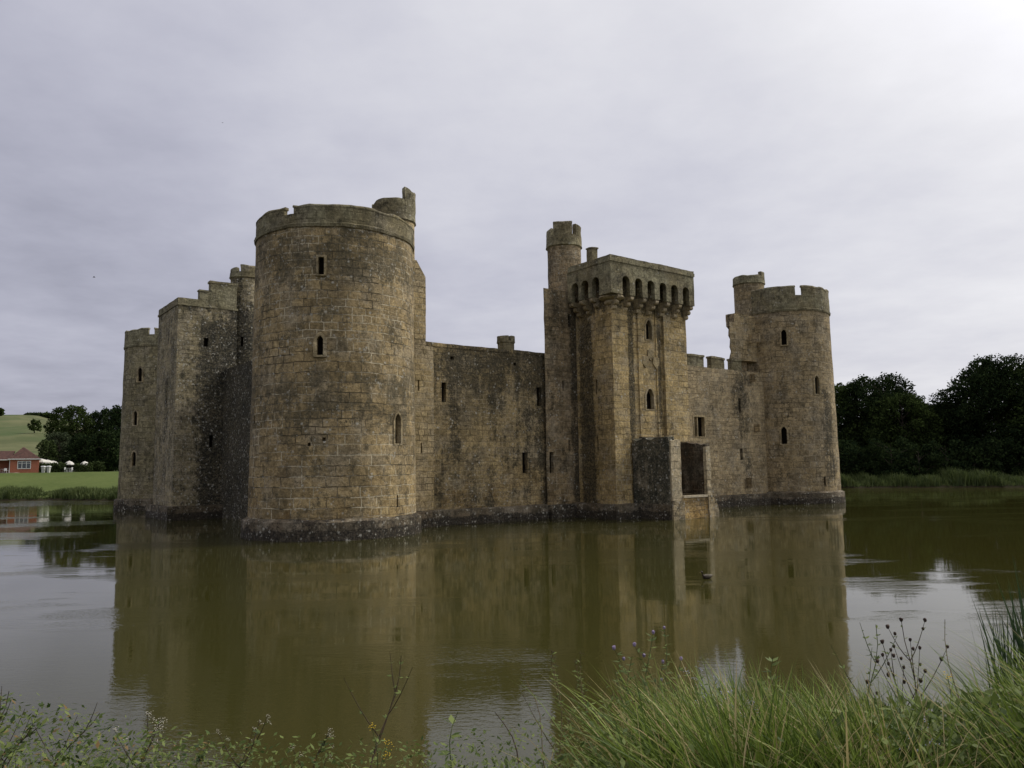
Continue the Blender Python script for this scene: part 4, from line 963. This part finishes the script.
def leafset(P, dirs, size, lob=3):
    """small groups of pointed leaflets at points"""
    C = []; U = []; V = []
    for p, d in zip(P, dirs):
        d = Vector(d).normalized()
        for j in range(lob):
            a = (j-(lob-1)/2)*0.9; q = Matrix.Rotation(a, 3, 'Z') @ d; q = (q+Vector((0, 0, random.uniform(-.35, .25)))).normalized()
            s = size*random.uniform(.7, 1.2); u = q.cross(Vector((random.uniform(-.4, .4), random.uniform(-.4, .4), 1))).normalized()
            C.append(Vector(p)+q*s); U.append(u*s*0.5); V.append(q*s)
    return np.array(C), np.array(U), np.array(V)
def curve(base, tip, sag, n=9):
    base, tip = Vector(base), Vector(tip); out = []
    for i in range(n+1):
        k = i/n; p = base.lerp(tip, k); p.z += sag*sin(pi*k); p.x += 0.02*sin(k*9+base.x*7); p.y += 0.02*cos(k*7+base.x*5); out.append(p)
    return out
def heads(bm, P, r, mi=0):
    for p in P:
        if r >= 0.0125:      # one round head with a spiky crown
            bmesh.ops.create_icosphere(bm, subdivisions=2, radius=r*random.uniform(.55, .8), matrix=Matrix.Translation(p) @ Matrix.Diagonal((1, 1, 1.2, 1)))
            for v in bm.verts:
                if (v.co-p).length < r*1.3 and v.co.z > p.z: v.co += (v.co-p)*random.uniform(0, .5)
        else:                # a loose cluster of tiny florets
            for _ in range(7):
                q = p+Vector((random.gauss(0, 1), random.gauss(0, 1), random.gauss(0, .8)))*r*1.1
                bmesh.ops.create_icosphere(bm, subdivisions=1, radius=r*random.uniform(.22, .42), matrix=Matrix.Translation(q) @ Matrix.Diagonal((1, 1, .6, 1)))
def root(px, d): 
    r = ray(px, 700); x = r.x/r.y*d; return Vector((x, d, ground_z(x, d)-0.03))
def cane(name, lb, cat, px0, tip, d0, d1, sag, m_leaf, m_stem, leafsize, nleaf, lob=3, flowers=None, rad=0.006, group=None, br=0, fr=0.009):
    a = root(px0, d0); tp = at(tip[0], tip[1], d1); o = empty(name, a); tag(o, lb, cat, group)
    pts_ = [p-a for p in curve(a, tp, sag)]
    bm = bmesh.new(); tube(bm, pts_, [rad*(1-0.7*i/(len(pts_)-1)) for i in range(len(pts_))], 6)
    P = []; Dn = []; ends = [pts_[-1]]
    def along(pt, n, k0=0.25):
        for i in range(n):
            k = k0+(1-k0)*(i+random.random()*.5)/n; f = k*(len(pt)-1); j = min(int(f), len(pt)-2); p = pt[j].lerp(pt[j+1], f-j)
            an = i*2.4+random.random(); P.append(p); Dn.append((cos(an), sin(an), .35))
    along(pts_, nleaf)
    for b_ in range(br):
        k = 0.45+0.5*b_/max(1, br); j = int(k*(len(pts_)-1)); s = pts_[j]; an = b_*2.4+1; L = (tp-a).length*0.22*(1.3-k)*2
        e_ = s+Vector((cos(an)*L*.6, sin(an)*L*.4, L)); sb = [s.lerp(e_, q/4)+Vector((0, 0, -.02*sin(pi*q/4))) for q in range(5)]
        tube(bm, sb, [rad*.5, rad*.45, rad*.4, rad*.3, rad*.2], 5); along(sb, max(2, nleaf//4), .1); ends.append(e_)
        ends.append(sb[3]+Vector((.015, .01, .02)))
    st = bm_obj('stem', bm, m_stem, o)
    if nleaf:
        C, U, V = leafset(P, Dn, leafsize, lob); quads('leaves', C, U, V, m_leaf, o)
    if flowers:
        for e_ in ends:
            bm = bmesh.new(); heads(bm, [e_, e_+Vector((.012, 0, -.01))] if fr < .012 else [e_], fr); bm_obj('flower_head', bm, flowers, o)
    return o
B = 'bramble'
cane(B, 'bramble cane arching right from the bottom left corner over the water', 'bramble', 20, (97, 714), 4.4, 4.7, 0.10, M_bramble, M_stemdk, 0.020, 12, 3, br=3)
cane(B, 'leafy bramble shoot at the left edge of the photo', 'bramble', -10, (4, 692), 4.3, 4.4, 0.05, M_bramble, M_stemdk, 0.022, 22, 3, br=4)
cane(B, 'reddish bramble shoot trailing low in the bottom left', 'bramble', -20, (38, 723), 4.2, 4.3, 0.12, M_bramble, M_stemdk, 0.024, 18, 3, br=3)
cane(B, 'bramble cane with a pale flower cluster reaching over the water on the left', 'bramble', 100, (164, 719), 4.3, 4.6, 0.04, M_bramble, M_stemdk, 0.018, 12, 3, flowers=M_pale, br=4)
cane(B, 'bramble shoot with small pale buds between the flowering cane and the tall stem', 'bramble', 215, (262, 722), 4.3, 4.5, 0.07, M_bramble, M_stemdk, 0.020, 14, 3, flowers=M_pale, br=3, fr=.006)
cane(B, 'leafy bramble shoot left of the tall dark stem', 'bramble', 300, (325, 734), 4.3, 4.4, 0.04, M_bramble, M_stemdk, 0.022, 14, 3, flowers=M_pale, br=3, fr=.006)
cane(B, 'low bramble sprawl in the middle of the left bank', 'bramble', 170, (205, 742), 4.2, 4.3, 0.05, M_bramble, M_stemgr, 0.022, 16, 3, br=3)
cane('dock_plant', 'tall thin dark stem with sparse leaves leaning right over the reflection', 'plant', 352, (402, 655), 4.1, 4.6, 0.0, M_herb, M_stemdk, 0.017, 12, 2, br=4)
cane('vine_shoot', 'shoot with broad bright green leaves beside the rippled water', 'plant', 436, (458, 712), 4.0, 4.1, 0.02, M_herb, M_stemgr, 0.042, 7, 2)
cane('yellow_wildflower', 'yellow flowering weed at the foot of the tall dark stem', 'plant', 372, (375, 724), 4.1, 4.15, 0.0, M_herb, M_stemgr, 0.018, 14, 3, flowers=M_yellow, br=1, fr=.010)
cane('grass_stem', 'pale bent grass stem at the left edge of the long grass', 'plant', 560, (524, 668), 4.2, 4.3, 0.05, M_herb, M_stem, 0.01, 3, 1, rad=.004)
cane('woody_stem', 'bare dark stem crossing the rippled water', 'plant', 548, (497, 712), 3.9, 4.1, 0.02, M_herb, M_stemdk, 0.014, 6, 2, rad=.006)
G = 'purple thistles in the long grass'
cane('thistle', 'thistle with purple heads, left of the pair above the middle of the long grass', 'thistle', 636, (650, 632), 4.5, 4.7, 0, M_herb, M_stemgr, 0.022, 26, 3, flowers=M_purple, br=2, fr=.0128, group=G)
cane('thistle', 'thistle with purple heads, right of the pair above the middle of the long grass', 'thistle', 668, (662, 628), 4.6, 4.8, 0, M_herb, M_stemgr, 0.022, 26, 3, flowers=M_purple, br=2, fr=.0128, group=G)
cane('seeding_herb', 'bushy seeding weed where the long grass begins', 'plant', 563, (555, 650), 4.6, 4.7, 0, M_herb, M_stem, 0.014, 24, 3, flowers=M_seed, br=5, fr=.006)
cane('seeding_herb', 'second bushy weed between the grass edge and the thistles', 'plant', 590, (582, 652), 4.7, 4.8, 0, M_herb, M_stem, 0.014, 24, 3, flowers=M_seed, br=5, fr=.006)
cane('seeding_herb', 'leafy weed just left of the purple thistles', 'plant', 622, (630, 655), 4.5, 4.6, 0, M_herb, M_stemgr, 0.018, 26, 3, br=5)
cane('nettle', 'yellow-green leafy shoot standing above the grass right of the thistles', 'plant', 772, (775, 657), 4.3, 4.4, 0, M_herb, M_stemgr, 0.030, 20, 3, br=2)
cane('leafy_sapling', 'spindly sprig with rounded leaves against the castle reflection edge', 'plant', 858, (874, 624), 4.4, 4.8, 0, M_herb, M_stemgr, 0.020, 22, 2, br=4)
cane('knapweed', 'dark branching seedhead plant against the bright water, taller one', 'plant', 915, (905, 620), 4.4, 4.7, 0, M_herb, M_stemdk, 0.014, 12, 2, flowers=M_seed, br=7, fr=.013)
cane('knapweed', 'dark branching seedhead plant against the bright water, lower left one', 'plant', 905, (886, 642), 4.4, 4.6, 0, M_herb, M_stemdk, 0.014, 12, 2, flowers=M_seed, br=5, fr=.013)
cane('dock_spire', 'slender brown seed spire leaning left near the right edge', 'plant', 962, (946, 620), 4.3, 4.5, 0, M_herb, M_stem, 0.008, 26, 2, rad=.005)
cane('lilac_wildflower', 'weed with small lilac flowers in the grass at lower right', 'plant', 905, (912, 722), 3.5, 3.5, 0, M_herb, M_stemgr, 0.018, 10, 3, flowers=M_blue, br=3, fr=.012)
cane('lilac_wildflower', 'single lilac flower just below the larger lilac cluster', 'plant', 930, (926, 742), 3.4, 3.4, 0, M_herb, M_stemgr, 0.018, 8, 3, flowers=M_blue, fr=.011)
cane('pale_wildflower', 'weed dotted with tiny pale flowers among the grass below the thistles', 'plant', 728, (735, 690), 4.0, 4.1, 0, M_herb, M_stemgr, 0.016, 18, 3, flowers=M_blue, br=8, fr=.009)
cane('pale_wildflower', 'tiny pale-flowered weed nearer the thistles', 'plant', 706, (700, 668), 4.3, 4.4, 0, M_herb, M_stemgr, 0.016, 18, 3, flowers=M_blue, br=8, fr=.007)
cane('yellow_wildflower', 'small yellow flower in the weeds at the right', 'plant', 955, (952, 676), 4.0, 4.0, 0, M_herb, M_stemgr, 0.016, 10, 3, flowers=M_yellow, fr=.011)
cane('dry_stem', 'dead reddish stem bowed over the weeds in the lower right corner', 'plant', 955, (1012, 712), 3.3, 3.5, 0.10, M_herb, M_stem, 0.01, 0, 1, rad=.007)
# iris clump at the right edge
c0 = root(1010, 4.9); n = 420; pp = np.stack([c0.x+0.36+RNG.normal(size=n)*0.15, 4.95+RNG.normal(size=n)*0.22], 1)
ir = blades('iris_clump', 0, pp, 1.1, 1.45, 0.022, M_iris, 0.16, 4); tag(ir, 'dark green clump of upright sword leaves at the right edge', 'plant')

# ------------------------------------------------------------------ light and air
SUN_AZ, SUN_EL = radians(66), radians(46)       # azimuth clockwise from +Y
sd = Vector((sin(SUN_AZ)*cos(SUN_EL), cos(SUN_AZ)*cos(SUN_EL), sin(SUN_EL)))
W = bpy.data.worlds.new('World'); S.world = W; W.use_nodes = True
t = NT(W); t.n.clear(); out = t.new('ShaderNodeOutputWorld'); bg = t.new('ShaderNodeBackground'); t.l.new(bg.outputs[0], out.inputs[0])
sky = t.new('ShaderNodeTexSky'); sky.sky_type = 'NISHITA'; sky.sun_disc = False; sky.sun_elevation = SUN_EL; sky.sun_rotation = SUN_AZ; sky.dust_density = 3
bg.inputs[1].default_value = 0.1
tc = t.new('ShaderNodeTexCoord'); Vd = tc.outputs['Generated']
dot = t.new('ShaderNodeVectorMath', operation='DOT_PRODUCT'); t.l.new(Vd, dot.inputs[0]); dot.inputs[1].default_value = tuple(sd)
sp = t.new('ShaderNodeSeparateXYZ'); t.l.new(Vd, sp.inputs[0])
# flat cloud deck: direction projected on a ceiling
zz = t.math('ADD', t.math('MAXIMUM', sp.outputs[2], 0.0), 0.12)
cb = t.new('ShaderNodeCombineXYZ'); t.put(t.math('DIVIDE', sp.outputs[0], zz), cb.inputs[0]); t.put(t.math('DIVIDE', sp.outputs[1], zz), cb.inputs[1])
n1 = t.noise(cb.outputs[0], 0.62, 6, 0.52, sc=(1.0, 0.9, 1), off=(0.3, 1.1, 0)); n2 = t.noise(cb.outputs[0], 3.0, 5, 0.6, off=(5, 2, 0))
dv = dot.outputs['Value']
lum = t.math('ADD', t.math('MULTIPLY', dv, 3.9), 3.45)
lum = t.math('ADD', lum, t.math('MULTIPLY', t.math('MAXIMUM', t.math('SUBTRACT', t.math('ABSOLUTE', sp.outputs[0]), 0.48), 0.0), 3.2))
lum = t.math('ADD', lum, t.math('MULTIPLY', t.ramp(dv, 0.70, 1.0), 4.0))
lum = t.math('ADD', lum, t.math('MULTIPLY', t.math('MAXIMUM', t.math('MULTIPLY', sp.outputs[1], -1.0), 0.0), 2.2))
lum = t.math('ADD', lum, t.math('MULTIPLY', t.math('SUBTRACT', n1, 0.5), 4.2)); lum = t.math('ADD', lum, t.math('MULTIPLY', t.math('SUBTRACT', n2, 0.5), 1.6))
lum = t.math('MAXIMUM', t.math('MINIMUM', lum, 11.0), 1.0)
tint = t.mix(t.ramp(lum, 3.0, 7.5), (0.95, 0.96, 1.17), (1.0, 0.995, 1.035))
cs = t.new('ShaderNodeVectorMath', operation='SCALE'); t.put(tint, cs.inputs[0]); t.put(lum, cs.inputs['Scale']); cloud = cs.outputs[0]
c = t.mix(0.95, sky.outputs[0], cloud)
t.put(c, bg.inputs[0])
sl = bpy.data.lights.new('sun', 'SUN'); so = bpy.data.objects.new('sun', sl); COL.objects.link(so)
sl.energy = 2.1; sl.angle = radians(16); sl.color = (1.0, 0.95, 0.86); so.rotation_euler = sd.to_track_quat('Z', 'Y').to_euler(); so.location = (0, 0, 60)

S.view_settings.view_transform = 'Standard'; S.view_settings.look = 'None'; S.view_settings.exposure = 0.25; S.view_settings.gamma = 1.0
S.render.resolution_x = 1024; S.render.resolution_y = 768
try: S.view_settings.use_curve_mapping = False
except Exception: pass
